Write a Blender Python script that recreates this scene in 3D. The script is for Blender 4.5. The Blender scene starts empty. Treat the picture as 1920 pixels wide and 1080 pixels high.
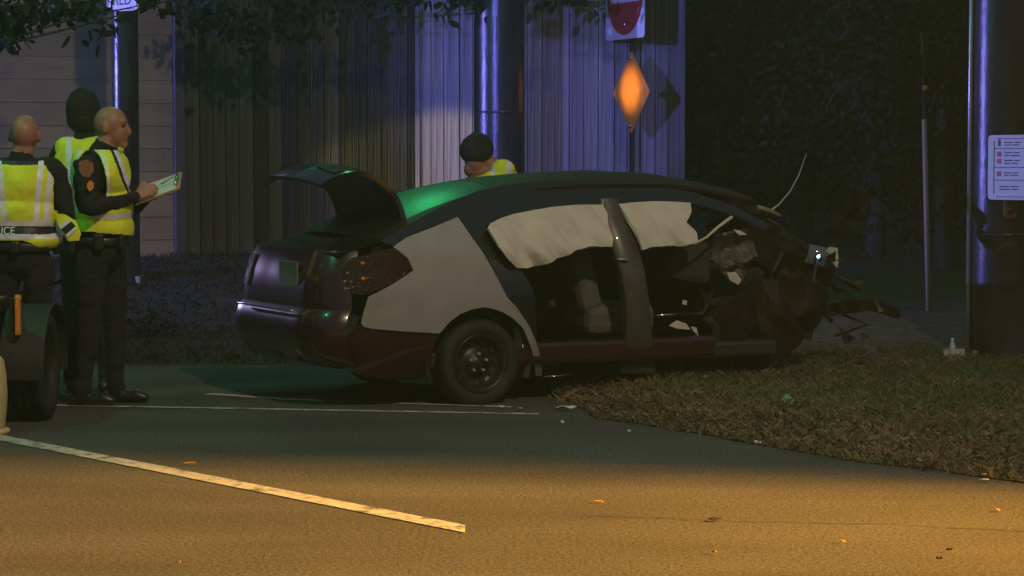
import bpy, bmesh, math, random
import numpy as np
from mathutils import Vector, Matrix, noise
from mathutils.bvhtree import BVHTree
random.seed(7); rng = np.random.default_rng(7)
sc = bpy.context.scene
COL = sc.collection
R = math.radians

# ------------------------------------------------------------------ camera
F = 4500.0; CAMZ = 1.5; TH = math.atan(240/4500)
cam = bpy.data.cameras.new('camera'); cam_o = bpy.data.objects.new('camera', cam); COL.objects.link(cam_o)
cam_o.location = (0, 0, CAMZ); cam_o.rotation_euler = (math.pi/2-TH, 0, 0)
cam.sensor_width = 36; cam.lens = F/1920*36; cam.clip_end = 500; cam.clip_start = 0.1
sc.camera = cam_o
def ray(px, py):
    u = 540-py
    return Vector((px-960, F*math.cos(TH)+u*math.sin(TH), -F*math.sin(TH)+u*math.cos(TH)))
def W(px, py, Y):
    d = ray(px, py); return Vector((0, 0, CAMZ)) + d*(Y/d.y)
def G(px, py, z=0.0):
    d = ray(px, py); return Vector((0, 0, CAMZ)) + d*((z-CAMZ)/d.z)

# ------------------------------------------------------------------ world, lights, exposure
w = bpy.data.worlds.new('World'); sc.world = w; w.use_nodes = True
nt = w.node_tree; bg = nt.nodes['Background']
sky = nt.nodes.new('ShaderNodeTexSky'); sky.sky_type = 'NISHITA'; sky.sun_disc = False
sky.sun_elevation = R(-7); sky.sun_rotation = R(200)
glow = nt.nodes.new('ShaderNodeMix'); glow.data_type = 'RGBA'; glow.blend_type = 'ADD'; glow.inputs[0].default_value = 1
glow.inputs[7].default_value = (0.40, 0.72, 1.0, 1)          # even night glow of the town
nt.links.new(sky.outputs[0], glow.inputs[6]); nt.links.new(glow.outputs[2], bg.inputs[0]); bg.inputs[1].default_value = 0.125
sc.view_settings.view_transform = 'Standard'; sc.view_settings.look = 'None'
sc.view_settings.exposure = 0; sc.view_settings.gamma = 1

def lamp(name, kind, loc, target, power, color, size=0.1, angle=60, blend=0.2):
    l = bpy.data.lights.new(name, kind); o = bpy.data.objects.new(name, l); COL.objects.link(o)
    l.energy = power; l.color = color; l.shadow_soft_size = size
    o.location = loc
    if kind == 'SPOT':
        l.spot_size = R(angle); l.spot_blend = blend
    if target is not None:
        o.rotation_euler = (Vector(target)-Vector(loc)).to_track_quat('-Z', 'Y').to_euler()
    return o
# street lamp over the near lane (sodium), its pool ends on the asphalt in front of the wreck
lamp('street_lamp_light', 'SPOT', (13.5, 8.3, 5.8), (-0.3, 7.9, 0), 54000, (1.0, 0.44, 0.04), 0.15, 32.5, 0.6)
# tall lamp behind the camera: weak warm light over the wreck and the officers
lamp('tall_lamp_light', 'SPOT', (5.0, 1.0, 13.0), (-1.8, 13.6, 0.3), 4700, (1.0, 0.76, 0.46), 0.35, 47, 0.85)
# patrol car light bar, left of the view
lamp('patrol_blue_light', 'SPOT', (-12.5, 17.0, 2.4), (0.5, 20.6, 4.2), 5600, (0.25, 0.24, 1.0), 0.10, 46, 0.25)
lamp('tail_rim_spot', 'SPOT', (-12.5, 16.8, 1.9), (-1.75, 15.95, 0.72), 5000, (0.6, 0.5, 1.0), 0.08, 5.0, 0.5)  # added narrow spot for a rim highlight on the car's tail
# headlamp of the patrol car, low, catching the foot of the fence
lamp('patrol_headlamp_light', 'SPOT', (-8.0, 17.2, 0.9), (-0.62, 22.0, 1.52), 3000, (1.0, 0.80, 0.30), 0.04, 6.5, 0.6)
# light bar of a second patrol car, left of the camera, thrown on the pale fence
lamp('second_patrol_blue_light', 'SPOT', (-5.0, 7.0, 3.2), (0.35, 21.9, 2.45), 4600, (0.20, 0.19, 1.0), 0.06, 13.0, 0.45)
# added narrow amber spot from the left that makes the diamond marker glow
lamp('marker_glow_spot', 'SPOT', (-9.0, 12.5, 2.0), (1.05, 21.23, 2.12), 12000, (1.0, 0.66, 0.28), 0.05, 2.1, 1.0)
lamp('green_tint_lamp', 'POINT', (-4.4, 13.2, 4.4), None, 100, (0.08, 1.0, 0.35), 0.12)  # added green lamp tinting the haze and asphalt at the left
lamp('tail_rim_side_spot', 'SPOT', (-4.5, 20.0, 1.25), (-2.0, 16.05, 0.72), 130, (0.6, 0.5, 1.0), 0.05, 6.5, 0.6)  # added unseen spot from behind, rim highlight on the tail's left edge
# green traffic signal over the far side of the junction
lamp('traffic_signal_light', 'POINT', (-2.5, 25.5, 8.2), None, 330, (0.05, 1.0, 0.30), 0.5)

# ------------------------------------------------------------------ materials
def mat(name, col, rough=0.7, metal=0.0, var=0.25, scale=8.0, bump=0.0, bscale=None, stretch=(1, 1, 1), spec=0.5, col2=None, emit=None, alpha=None, trans=0.0, coat=0.0, obj_random=0.0, detail=6.0, contrast=(0.3, 0.7)):
    m = bpy.data.materials.new(name); m.use_nodes = True
    n = m.node_tree.nodes; L = m.node_tree.links; b = n['Principled BSDF']
    b.inputs['Roughness'].default_value = rough; b.inputs['Metallic'].default_value = metal
    b.inputs['Specular IOR Level'].default_value = spec
    b.inputs['Coat Weight'].default_value = coat
    b.inputs['Transmission Weight'].default_value = trans
    tc = n.new('ShaderNodeTexCoord'); mp = n.new('ShaderNodeMapping'); mp.inputs['Scale'].default_value = stretch
    L.new(tc.outputs['Object'], mp.inputs[0])
    nz = n.new('ShaderNodeTexNoise'); nz.inputs['Scale'].default_value = scale; nz.inputs['Detail'].default_value = detail
    L.new(mp.outputs[0], nz.inputs['Vector'])
    cr = n.new('ShaderNodeValToRGB'); L.new(nz.outputs['Fac'], cr.inputs[0])
    c = np.array(col[:3]); c2 = np.array(col2[:3]) if col2 is not None else np.clip(c*(1+var), 0, 1)
    c1 = c if col2 is not None else c*(1-var)
    cr.color_ramp.elements[0].position = contrast[0]; cr.color_ramp.elements[1].position = contrast[1]
    cr.color_ramp.elements[0].color = (*c1, 1); cr.color_ramp.elements[1].color = (*c2, 1)
    out = cr.outputs[0]
    if obj_random:
        oi = n.new('ShaderNodeObjectInfo'); mr = n.new('ShaderNodeMapRange')
        mr.inputs[3].default_value = 1-obj_random; mr.inputs[4].default_value = 1+obj_random
        L.new(oi.outputs['Random'], mr.inputs[0])
        mx = n.new('ShaderNodeMix'); mx.data_type = 'RGBA'; mx.blend_type = 'MULTIPLY'; mx.inputs[0].default_value = 1
        L.new(out, mx.inputs[6]); L.new(mr.outputs[0], mx.inputs[7]); out = mx.outputs[2]
    L.new(out, b.inputs['Base Color'])
    if bump:
        nb = n.new('ShaderNodeTexNoise'); nb.inputs['Scale'].default_value = bscale or scale*4; nb.inputs['Detail'].default_value = 4
        L.new(mp.outputs[0], nb.inputs['Vector'])
        bp = n.new('ShaderNodeBump'); bp.inputs['Strength'].default_value = bump; bp.inputs['Distance'].default_value = 0.02
        L.new(nb.outputs['Fac'], bp.inputs['Height']); L.new(bp.outputs[0], b.inputs['Normal'])
    if emit:
        b.inputs['Emission Color'].default_value = (*emit[:3], 1); b.inputs['Emission Strength'].default_value = emit[3]
    return m

M = {}
M['asphalt'] = mat('asphalt', (0.045, 0.043, 0.04), 0.85, var=0.5, scale=60, bump=0.9, bscale=160, col2=(0.19, 0.18, 0.165), detail=9, contrast=(0.36, 0.72))
# extra large-scale wear on the asphalt
_m = M['asphalt']; _n = _m.node_tree.nodes; _l = _m.node_tree.links; _b = _n['Principled BSDF']
_src = _b.inputs['Base Color'].links[0].from_socket
_tc = _n.new('ShaderNodeTexCoord'); _nz = _n.new('ShaderNodeTexNoise'); _nz.inputs['Scale'].default_value = 0.9; _nz.inputs['Detail'].default_value = 7
_mp = _n.new('ShaderNodeMapping'); _mp.inputs['Scale'].default_value = (0.55, 1.6, 1); _l.new(_tc.outputs['Object'], _mp.inputs[0]); _l.new(_mp.outputs[0], _nz.inputs['Vector'])
_mr = _n.new('ShaderNodeMapRange'); _mr.inputs[1].default_value = 0.3; _mr.inputs[2].default_value = 0.7; _mr.inputs[3].default_value = 0.68; _mr.inputs[4].default_value = 1.2
_l.new(_nz.outputs['Fac'], _mr.inputs[0])
_mx = _n.new('ShaderNodeMix'); _mx.data_type = 'RGBA'; _mx.blend_type = 'MULTIPLY'; _mx.inputs[0].default_value = 1
_l.new(_src, _mx.inputs[6]); _l.new(_mr.outputs[0], _mx.inputs[7]); _l.new(_mx.outputs[2], _b.inputs['Base Color'])

def worn_paint():
    m = mat('road_paint', (0.55, 0.53, 0.47), 0.7, var=0.2, scale=30, bump=0.4, bscale=120)
    n = m.node_tree.nodes; L = m.node_tree.links; b = n['Principled BSDF']
    src = b.inputs['Base Color'].links[0].from_socket
    tc = n.new('ShaderNodeTexCoord'); a = n.new('ShaderNodeTexNoise'); a.inputs['Scale'].default_value = 9; a.inputs['Detail'].default_value = 8; a.inputs['Roughness'].default_value = 0.75
    L.new(tc.outputs['Object'], a.inputs['Vector'])
    r = n.new('ShaderNodeValToRGB'); r.color_ramp.elements[0].position = 0.38; r.color_ramp.elements[1].position = 0.50
    L.new(a.outputs['Fac'], r.inputs[0])
    mx = n.new('ShaderNodeMix'); mx.data_type = 'RGBA'
    L.new(r.outputs[0], mx.inputs[0]); mx.inputs[6].default_value = (0.09, 0.085, 0.08, 1); L.new(src, mx.inputs[7])
    L.new(mx.outputs[2], b.inputs['Base Color'])
    return m
M['paint'] = worn_paint()
M['soil'] = mat('soil', (0.014, 0.013, 0.009), 0.95, var=0.4, scale=6, bump=0.8, bscale=40, col2=(0.04, 0.034, 0.02))
M['litter_soil'] = mat('litter_soil', (0.05, 0.038, 0.022), 0.95, scale=14, bump=0.8, bscale=60, col2=(0.16, 0.11, 0.06))
M['grass'] = mat('grass', (0.07, 0.06, 0.028), 0.8, scale=2.2, col2=(0.24, 0.165, 0.09), detail=8, contrast=(0.35, 0.65))
M['grass_green'] = mat('grass_green', (0.06, 0.08, 0.03), 0.8, scale=3, col2=(0.12, 0.14, 0.05))
M['leaf'] = mat('leaf', (0.015, 0.024, 0.012), 0.7, scale=4, col2=(0.022, 0.032, 0.016), spec=0.12)
M['bank_weed'] = mat('bank_weed', (0.012, 0.016, 0.008), 0.9, scale=3, col2=(0.03, 0.036, 0.015), spec=0.1)
M['bark'] = mat('bark', (0.05, 0.04, 0.03), 0.9, scale=10, stretch=(1, 1, 0.2), bump=0.8)
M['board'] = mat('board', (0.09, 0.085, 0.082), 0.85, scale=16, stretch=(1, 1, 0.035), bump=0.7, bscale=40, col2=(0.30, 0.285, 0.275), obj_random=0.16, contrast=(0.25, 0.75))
M['board_shaded'] = mat('board_shaded', (0.03, 0.03, 0.028), 0.9, scale=16, stretch=(1, 1, 0.03), bump=0.7, bscale=40, col2=(0.105, 0.10, 0.085), obj_random=0.6, contrast=(0.25, 0.75))  # shaded copy of board; shade and light streaks put into its tones
M['siding'] = mat('siding', (0.27, 0.22, 0.165), 0.85, var=0.12, scale=3, stretch=(0.3, 1, 2), bump=0.3, bscale=60, obj_random=0.1)
M['post_paint'] = mat('post_paint', (0.06, 0.06, 0.075), 0.6, scale=10)
M['galv'] = mat('galvanised', (0.045, 0.046, 0.05), 0.3, metal=0.5, var=0.3, scale=7, bump=0.12, bscale=25, stretch=(1, 1, 0.4))
M['galv_light'] = mat('galvanised_light', (0.4, 0.4, 0.4), 0.4, metal=0.4, var=0.2, scale=9)
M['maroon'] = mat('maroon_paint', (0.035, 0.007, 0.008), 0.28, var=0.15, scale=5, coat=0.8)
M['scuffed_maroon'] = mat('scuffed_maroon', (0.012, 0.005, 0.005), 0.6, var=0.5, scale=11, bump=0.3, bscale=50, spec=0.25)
M['black_paint'] = mat('black_paint', (0.016, 0.015, 0.016), 0.22, var=0.15, scale=5, coat=0.8)
M['roof_paint'] = mat('roof_paint', (0.03, 0.018, 0.016), 0.55, var=0.2, scale=6, coat=0.0, spec=0.22, bump=0.05, bscale=6)
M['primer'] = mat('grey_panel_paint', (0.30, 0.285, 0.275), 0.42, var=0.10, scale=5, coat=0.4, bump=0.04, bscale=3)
M['black_plastic'] = mat('black_plastic', (0.02, 0.02, 0.02), 0.6, scale=20)
M['interior'] = mat('interior_cloth', (0.03, 0.03, 0.032), 0.9, scale=12)
M['seat'] = mat('seat_cloth', (0.10, 0.095, 0.085), 0.95, scale=12, bump=0.3, bscale=80)
M['airbag'] = mat('airbag_cloth', (0.60, 0.55, 0.47), 0.9, var=0.1, scale=5, bump=0.25, bscale=90)
M['rubber'] = mat('rubber', (0.018, 0.018, 0.018), 0.75, scale=20, bump=0.2)
M['steel_rim'] = mat('steel_rim', (0.035, 0.035, 0.035), 0.4, metal=0.5, scale=12)
M['chrome'] = mat('chrome', (0.7, 0.7, 0.7), 0.15, metal=1.0, var=0.05)
M['torn_metal'] = mat('torn_metal', (0.12, 0.105, 0.09), 0.55, metal=0.5, var=0.5, scale=14, bump=0.4)
M['dark_metal'] = mat('dark_metal', (0.03, 0.028, 0.027), 0.6, metal=0.4, var=0.4, scale=16, bump=0.4)
M['glass'] = mat('dark_glass', (0.012, 0.014, 0.014), 0.36, var=0.1)
M['clear_glass'] = mat('lamp_glass', (0.35, 0.4, 0.45), 0.08, var=0.05, trans=0.7)
M['red_lens'] = mat('red_lens', (0.03, 0.003, 0.003), 0.15, var=0.3, scale=60, bump=0.8, bscale=90)
M['amber_lens'] = mat('amber_lens', (0.8, 0.28, 0.03), 0.2, var=0.15, scale=40, bump=0.5, bscale=120)
M['skin'] = mat('skin', (0.36, 0.165, 0.12), 0.5, var=0.14, scale=14, bump=0.06, bscale=50)
M['uniform'] = mat('uniform_cloth', (0.014, 0.014, 0.017), 0.95, var=0.3, scale=9, bump=0.5, bscale=14)
M['hair'] = mat('hair', (0.012, 0.010, 0.009), 0.7, var=0.4, scale=60, bump=0.8, bscale=90)
M['hivis'] = mat('hivis_cloth', (0.80, 0.88, 0.05), 0.85, var=0.16, scale=7, bump=0.4, bscale=22)
M['hivis_orange'] = mat('hivis_orange', (0.6, 0.2, 0.03), 0.85, var=0.1)
M['tape'] = mat('reflective_tape', (0.82, 0.85, 0.95), 0.4, var=0.1, scale=30)
M['patch_brown'] = mat('patch_brown', (0.30, 0.12, 0.07), 0.9, var=0.3, scale=40)
M['cardboard'] = mat('cardboard', (0.42, 0.26, 0.13), 0.9, var=0.12, scale=12)
M['paper'] = mat('paper', (0.7, 0.7, 0.66), 0.9, var=0.05)
M['shoe'] = mat('shoe_leather', (0.02, 0.02, 0.02), 0.4)
M['sign_white'] = mat('sign_white', (0.68, 0.66, 0.68), 0.5, var=0.06, scale=20)
M['sign_red'] = mat('sign_red', (0.42, 0.03, 0.045), 0.45, var=0.1, scale=20)
M['sign_orange'] = mat('sign_orange', (0.85, 0.30, 0.04), 0.35, var=0.15, scale=9)
M['sign_black'] = mat('sign_black', (0.02, 0.02, 0.025), 0.5)
M['drum'] = mat('drum_plastic', (0.62, 0.5, 0.25), 0.5, var=0.1)
M['litter'] = mat('litter_white', (0.62, 0.6, 0.55), 0.7, var=0.1, scale=20)
M['litter_green'] = mat('litter_green', (0.22, 0.42, 0.16), 0.5, var=0.2, scale=20)
M['leaf_dry'] = mat('leaf_dry', (0.05, 0.025, 0.012), 0.9)
M['leaf_tan'] = mat('leaf_tan', (0.35, 0.22, 0.09), 0.9)

# ------------------------------------------------------------------ helpers
def empty(name, loc, rz=0.0):
    o = bpy.data.objects.new(name, None); COL.objects.link(o); o.location = loc; o.rotation_euler = (0, 0, rz); o.empty_display_size = 0.1
    return o
def tag(o, label, cat, group=None):
    o['label'] = label; o['category'] = cat
    if group: o['group'] = group
    return o
def link(name, me, m=None, parent=None, smooth=False):
    o = bpy.data.objects.new(name, me); COL.objects.link(o)
    if m is not None:
        for k in (m if isinstance(m, (list, tuple)) else [m]): me.materials.append(M[k] if isinstance(k, str) else k)
    if parent is not None: o.parent = parent
    if smooth:
        for p in me.polygons: p.use_smooth = True
    return o
def mesh_py(name, v, f, m=None, parent=None, smooth=False):
    me = bpy.data.meshes.new(name); me.from_pydata([tuple(x) for x in v], [], f); me.update()
    return link(name, me, m, parent, smooth)
def from_bm(name, bm, m=None, parent=None, smooth=False):
    me = bpy.data.meshes.new(name); bmesh.ops.recalc_face_normals(bm, faces=bm.faces); bm.to_mesh(me); bm.free()
    return link(name, me, m, parent, smooth)
def bm_box(bm, c, s, bev=0.0, rot=None):
    r = bmesh.ops.create_cube(bm, size=1.0)
    vs = r['verts']
    mt = Matrix.Translation(c) @ (rot.to_4x4() if rot is not None else Matrix.Identity(4)) @ Matrix.Diagonal((*s, 1))
    bmesh.ops.transform(bm, matrix=mt, verts=vs)
    if bev:
        es = list({e for v in vs for e in v.link_edges})
        bmesh.ops.bevel(bm, geom=es, offset=bev, segments=2, affect='EDGES', profile=0.5)
def box(name, c, s, m, parent=None, bev=0.0, rot=None):
    bm = bmesh.new(); bm_box(bm, Vector(c), s, bev, rot); return from_bm(name, bm, m, parent)
def lathe_v(profile, axis='Z', n=32, c=(0, 0, 0)):
    v = []; f = []
    for (r, h) in profile:
        for k in range(n):
            a = 2*math.pi*k/n
            p = (r*math.cos(a), r*math.sin(a), h)
            if axis == 'Y': p = (p[0], p[2], p[1])
            if axis == 'X': p = (p[2], p[0], p[1])
            v.append((p[0]+c[0], p[1]+c[1], p[2]+c[2]))
    for i in range(len(profile)-1):
        for k in range(n):
            a, b = i*n+k, i*n+(k+1) % n
            f.append((a, b, b+n, a+n))
    return v, f
def lathe(name, profile, m, parent=None, axis='Z', n=32, c=(0, 0, 0), smooth=True):
    v, f = lathe_v(profile, axis, n, c); o = mesh_py(name, v, f, m, parent, smooth)
    bm = bmesh.new(); bm.from_mesh(o.data); bmesh.ops.remove_doubles(bm, verts=bm.verts, dist=1e-5); bmesh.ops.recalc_face_normals(bm, faces=bm.faces); bm.to_mesh(o.data); bm.free()
    if smooth:
        for p in o.data.polygons: p.use_smooth = True
    return o
def tube(name, pts, r, m, parent=None, n=8, r2=None):
    pts = [Vector(p) for p in pts]; v = []; f = []
    for i, p in enumerate(pts):
        t = (pts[min(i+1, len(pts)-1)]-pts[max(i-1, 0)]).normalized()
        a = t.cross(Vector((0, 0, 1)) if abs(t.z) < 0.9 else Vector((1, 0, 0))).normalized(); b = t.cross(a)
        rr = r+(r2-r)*i/(len(pts)-1) if r2 is not None else r
        for k in range(n):
            q = 2*math.pi*k/n; v.append(p+a*rr*math.cos(q)+b*rr*math.sin(q))
    for i in range(len(pts)-1):
        for k in range(n):
            a, b = i*n+k, i*n+(k+1) % n; f.append((a, b, b+n, a+n))
    f.append(tuple(range(n))[::-1]); f.append(tuple(range((len(pts)-1)*n, len(pts)*n)))
    return mesh_py(name, v, f, m, parent, True)
def solid(o, t, off=0.0):
    md = o.modifiers.new('solid', 'SOLIDIFY'); md.thickness = t; md.offset = off
    es = o.modifiers.new('split', 'EDGE_SPLIT'); es.split_angle = R(42); return o
def sheet(name, outline, fn, m, parent=None, grid=0.06, thick=0.006, smooth=True):
    """polygon in a 2-D (u,v) plane, cut to a grid, mapped to 3-D by fn(u,v)"""
    bm = bmesh.new(); vs = [bm.verts.new((u, v, 0)) for u, v in outline]; bm.faces.new(vs); bmesh.ops.triangulate(bm, faces=bm.faces[:])
    us = [p[0] for p in outline]; ws = [p[1] for p in outline]
    for ax, lo, hi in ((0, min(us), max(us)), (1, min(ws), max(ws))):
        k = int((hi-lo)/grid)+1
        for i in range(1, k):
            c = lo+(hi-lo)*i/k; co = [0, 0, 0]; co[ax] = c; no = [0, 0, 0]; no[ax] = 1
            bmesh.ops.bisect_plane(bm, geom=bm.verts[:]+bm.edges[:]+bm.faces[:], plane_co=co, plane_no=no)
    bmesh.ops.dissolve_degenerate(bm, dist=grid*.06, edges=bm.edges[:]); bmesh.ops.remove_doubles(bm, verts=bm.verts[:], dist=grid*.06)
    bmesh.ops.triangulate(bm, faces=bm.faces[:])
    for v in bm.verts:
        v.co = fn(v.co.x, v.co.y)
    o = from_bm(name, bm, m, parent, smooth)
    if thick: solid(o, thick)
    return o
def inpoly(x, y, poly):
    c = np.zeros(len(x), bool); n = len(poly); j = n-1
    for i in range(n):
        xi, yi = poly[i]; xj, yj = poly[j]
        t = ((yi > y) != (yj > y)) & (x < (xj-xi)*(y-yi)/(yj-yi+1e-12)+xi); c ^= t; j = i
    return c
def sstep(a, b, t):
    t = min(1, max(0, (t-a)/(b-a))); return t*t*(3-2*t)

# ------------------------------------------------------------------ ground, road, verge
def hgt(x, y):
    left = 0.66*sstep(17.6, 21.0, y)
    right = 0.24*sstep(17.0, 20.5, y)+0.3*sstep(22, 30, y)
    t = sstep(0.2, 2.2, x)
    return left*(1-t)+right*t + 0.03*noise.noise((x*1.3, y*1.3, 0))*sstep(17.6, 18.5, y)
xs = list(np.concatenate([np.linspace(-200, -10, 14), np.linspace(-9, 9, 73), np.linspace(10, 200, 14)]))
ys = list(np.concatenate([np.linspace(-80, 10, 10), np.linspace(11, 30, 77), np.linspace(34, 300, 16)]))
gv = [(x, y, hgt(x, y)-0.012) for y in ys for x in xs]; nx = len(xs)
gf = [(j*nx+i, j*nx+i+1, (j+1)*nx+i+1, (j+1)*nx+i) for j in range(len(ys)-1) for i in range(nx-1)]
g = mesh_py('ground', gv, gf, 'soil', None, True); g['kind'] = 'structure'

def flat(name, pts, z, m, thick=0):
    o = mesh_py(name, [(p[0], p[1], z) for p in pts], [tuple(range(len(pts)))], m); return o
rd = flat('road', [(-60, -30), (60, -30), (60, 16.2), (1.0, 17.4), (-3, 17.5), (-60, 17.5)], 0.0, 'asphalt'); rd['kind'] = 'structure'
def strip(name, a, b, wa, label=None, parent=rd, z=0.004, cut=0.0):
    a = Vector((a.x, a.y)); b = Vector((b.x, b.y)); n = 24
    d = (b-a).normalized(); s = Vector((-d.y, d.x)); v = []; f = []
    for i in range(n+1):
        for j in range(3):
            p = a+(b-a)*i/n+s*wa*(j/2-0.5)
            if j != 1: p += s*0.006*noise.noise((i*1.7, j*9.0, wa*50))
            if i == n: p += d*cut*(j/2-0.5)
            v.append((p.x, p.y, z))
    for i in range(n):
        for j in range(2):
            q = i*3+j; f.append((q, q+1, q+4, q+3))
    o = mesh_py(name, v, f, 'paint', parent)
    return o
strip('lane_line', G(-160, 790), G(872, 993), 0.125, cut=-0.16)
def crack(pts, wd):
    v = []; f = []; P = [G(a, b) for a, b in pts]; n = 40; q = []
    for i in range(n+1):
        t = i/n*(len(P)-1); k2 = min(len(P)-2, int(t)); p = P[k2].lerp(P[k2+1], t-k2); q.append((p.x, p.y+.03*noise.noise((p.x*6, p.y*2, 1))))
    for i, (x, y) in enumerate(q):
        w2 = wd*(.4+.9*abs(noise.noise((x*9, 0, 3))))
        v += [(x, y-w2, .003), (x, y+w2, .003)]
    f = [(2*i, 2*i+2, 2*i+3, 2*i+1) for i in range(n)]
    mesh_py('crack', v, f, 'tar', rd)
M['tar'] = mat('tar', (0.014, 0.013, 0.012), 0.7, var=0.3)
crack([(1080, 968), (1240, 972), (1400, 979), (1650, 984), (1920, 996)], .006)
crack([(905, 985), (840, 1008), (700, 1030)], .004)
crack([(300, 905), (520, 925), (640, 921)], .004)
strip('edge_line', G(-100, 757), G(1010, 777), 0.07)
strip('edge_line', G(390, 739), G(520, 748), 0.10)
strip('edge_line', G(520, 749), G(960, 764), 0.06)

verge_px = [(1078, 757), (1112, 780), (1180, 792), (1250, 803), (1340, 820), (1440, 838), (1520, 851), (1600, 862), (1680, 873), (1760, 883), (1840, 893), (1920, 903), (2060, 925), (2300, 950)]
vx = np.linspace(0, len(verge_px)-1, 90); ii = np.arange(len(verge_px))
vp = [G(a, b) for a, b in zip(np.interp(vx, ii, [p[0] for p in verge_px]), np.interp(vx, ii, [p[1] for p in verge_px]))]
verge_poly = [(p.x, p.y+0.15*noise.noise((p.x*3.1, 3, 0))+0.09*noise.noise((p.x*11, 7, 0))) for p in vp]+[(9.0, 13.0), (9.0, 19.5), (-0.4, 19.5), (0.05, 16.4), (0.2, 15.3)]
NE = len(vp); ex_ = np.array([p[0] for p in verge_poly[:NE]]); ey_ = np.array([p[1] for p in verge_poly[:NE]])
def verge_z(x, y):
    e = float(np.sqrt(((ex_-x)**2+(ey_-y)**2).min()))
    if x > ex_[0] and y < np.interp(x, ex_, ey_)-.001: return 0.004
    return 0.006+0.085*sstep(0.0, 0.9, e)+0.02*noise.noise((x*2.2, y*2.2, 5))*sstep(0.1, 0.5, e)+max(0, hgt(x, y))
vg = sheet('verge', verge_poly, lambda u, v: Vector((u, v, verge_z(u, v))), 'litter_soil', None, grid=0.2, thick=0)
vg['kind'] = 'structure'

def blades(name, x, y, zf, hmin, hmax, wd, m, lean=0.5):
    n = len(x); a = rng.uniform(0, 2*np.pi, n); h = rng.uniform(hmin, hmax, n)
    z = np.array([zf(p, q) for p, q in zip(x, y)])
    dx, dy = np.cos(a)*wd, np.sin(a)*wd; lx = rng.normal(0, lean, n)*h; ly = rng.normal(0, lean, n)*h
    V = np.empty((n, 4, 3))
    V[:, 0] = np.stack([x-dx, y-dy, z-0.005], 1); V[:, 1] = np.stack([x+dx, y+dy, z-0.005], 1)
    V[:, 2] = np.stack([x+dx*0.7+lx*0.4, y+dy*0.7+ly*0.4, z+h*0.6], 1); V[:, 3] = np.stack([x+lx, y+ly, z+h], 1)
    V = V.reshape(-1, 3); f = []
    for i in range(n):
        k = 4*i; f.append((k, k+1, k+2)); f.append((k, k+2, k+3))
    me = bpy.data.meshes.new(name); me.from_pydata(V.tolist(), [], f)
    o = link(name, me, m); o['kind'] = 'stuff'; return o
N = 42000
bx_ = rng.uniform(0.0, 5.6, N*2); by_ = rng.uniform(10.2, 17.6, N*2)
k = (bx_ > .25) & (by_ < 17.6); bx_, by_ = bx_[k], by_[k]
k = by_ > np.interp(bx_, ex_, ey_)-np.abs(rng.normal(0, .07, len(bx_))); bx_, by_ = bx_[k][:N], by_[k][:N]
patch = np.array([noise.noise((a*1.1, b*1.1, 2)) for a, b in zip(bx_, by_)])
edge_d = by_-np.interp(bx_, ex_, ey_)
pick = rng.uniform(-0.45, 0.45, len(bx_)) < patch-0.30+0.55*np.clip((edge_d-.5)/1.2, 0, 1)
o = blades('dry_grass', bx_[~pick], by_[~pick], verge_z, 0.015, 0.06, 0.006, 'grass', 0.9); tag(o, 'dry brown grass and leaf litter covering the roadside verge', 'grass')
o = blades('green_grass', bx_[pick], by_[pick], verge_z, 0.015, 0.055, 0.005, 'grass_green', 0.7); tag(o, 'green tufts of short grass on the verge', 'grass')
# fallen leaves over the verge and along its edge
nl = 3600; lx_ = rng.uniform(.3, 5.2, nl); ly_ = np.interp(lx_, ex_, ey_)-0.10+np.abs(rng.normal(0, 1.3, nl))
C_ = np.stack([lx_, ly_, [max(.004, verge_z(a, b) if b > np.interp(a, ex_, ey_) else .004)+rng.uniform(.004, .05) for a, b in zip(lx_, ly_)]], 1)
dd_ = rng.normal(size=(nl, 3)); dd_[:, 2] *= .35; dd_ /= np.linalg.norm(dd_, axis=1)[:, None]
uu_ = np.cross(dd_, np.array([0, 0, 1.0])+rng.normal(0, .3, (nl, 3))); uu_ /= np.linalg.norm(uu_, axis=1)[:, None]; sz_ = rng.uniform(.009, .024, nl)[:, None]
V_ = np.stack([C_-dd_*sz_, C_+uu_*sz_*.5, C_+dd_*sz_, C_-uu_*sz_*.5], 1).reshape(-1, 3)
me = bpy.data.meshes.new('fallen_leaves'); me.from_pydata(V_.tolist(), [], [(4*i, 4*i+1, 4*i+2, 4*i+3) for i in range(nl)])
M['fallen'] = mat('fallen_leaf', (0.09, 0.045, 0.022), 0.85, scale=9, col2=(0.30, 0.19, 0.10))
o = link('fallen_leaves', me, 'fallen'); o['kind'] = 'stuff'; tag(o, 'fallen brown leaves strewn over the verge and its edge', 'leaves')
# bank below the fence
n2 = 16000; cx = rng.uniform(-5.2, 1.5, n2); cy = rng.uniform(17.7, 23.5, n2)
o = blades('bank_cover', cx, cy, lambda a, b: hgt(a, b)-0.01, 0.015, 0.05, 0.006, 'bank_weed', 0.9); tag(o, 'low weeds on the bank at the foot of the fence', 'weeds')

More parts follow.
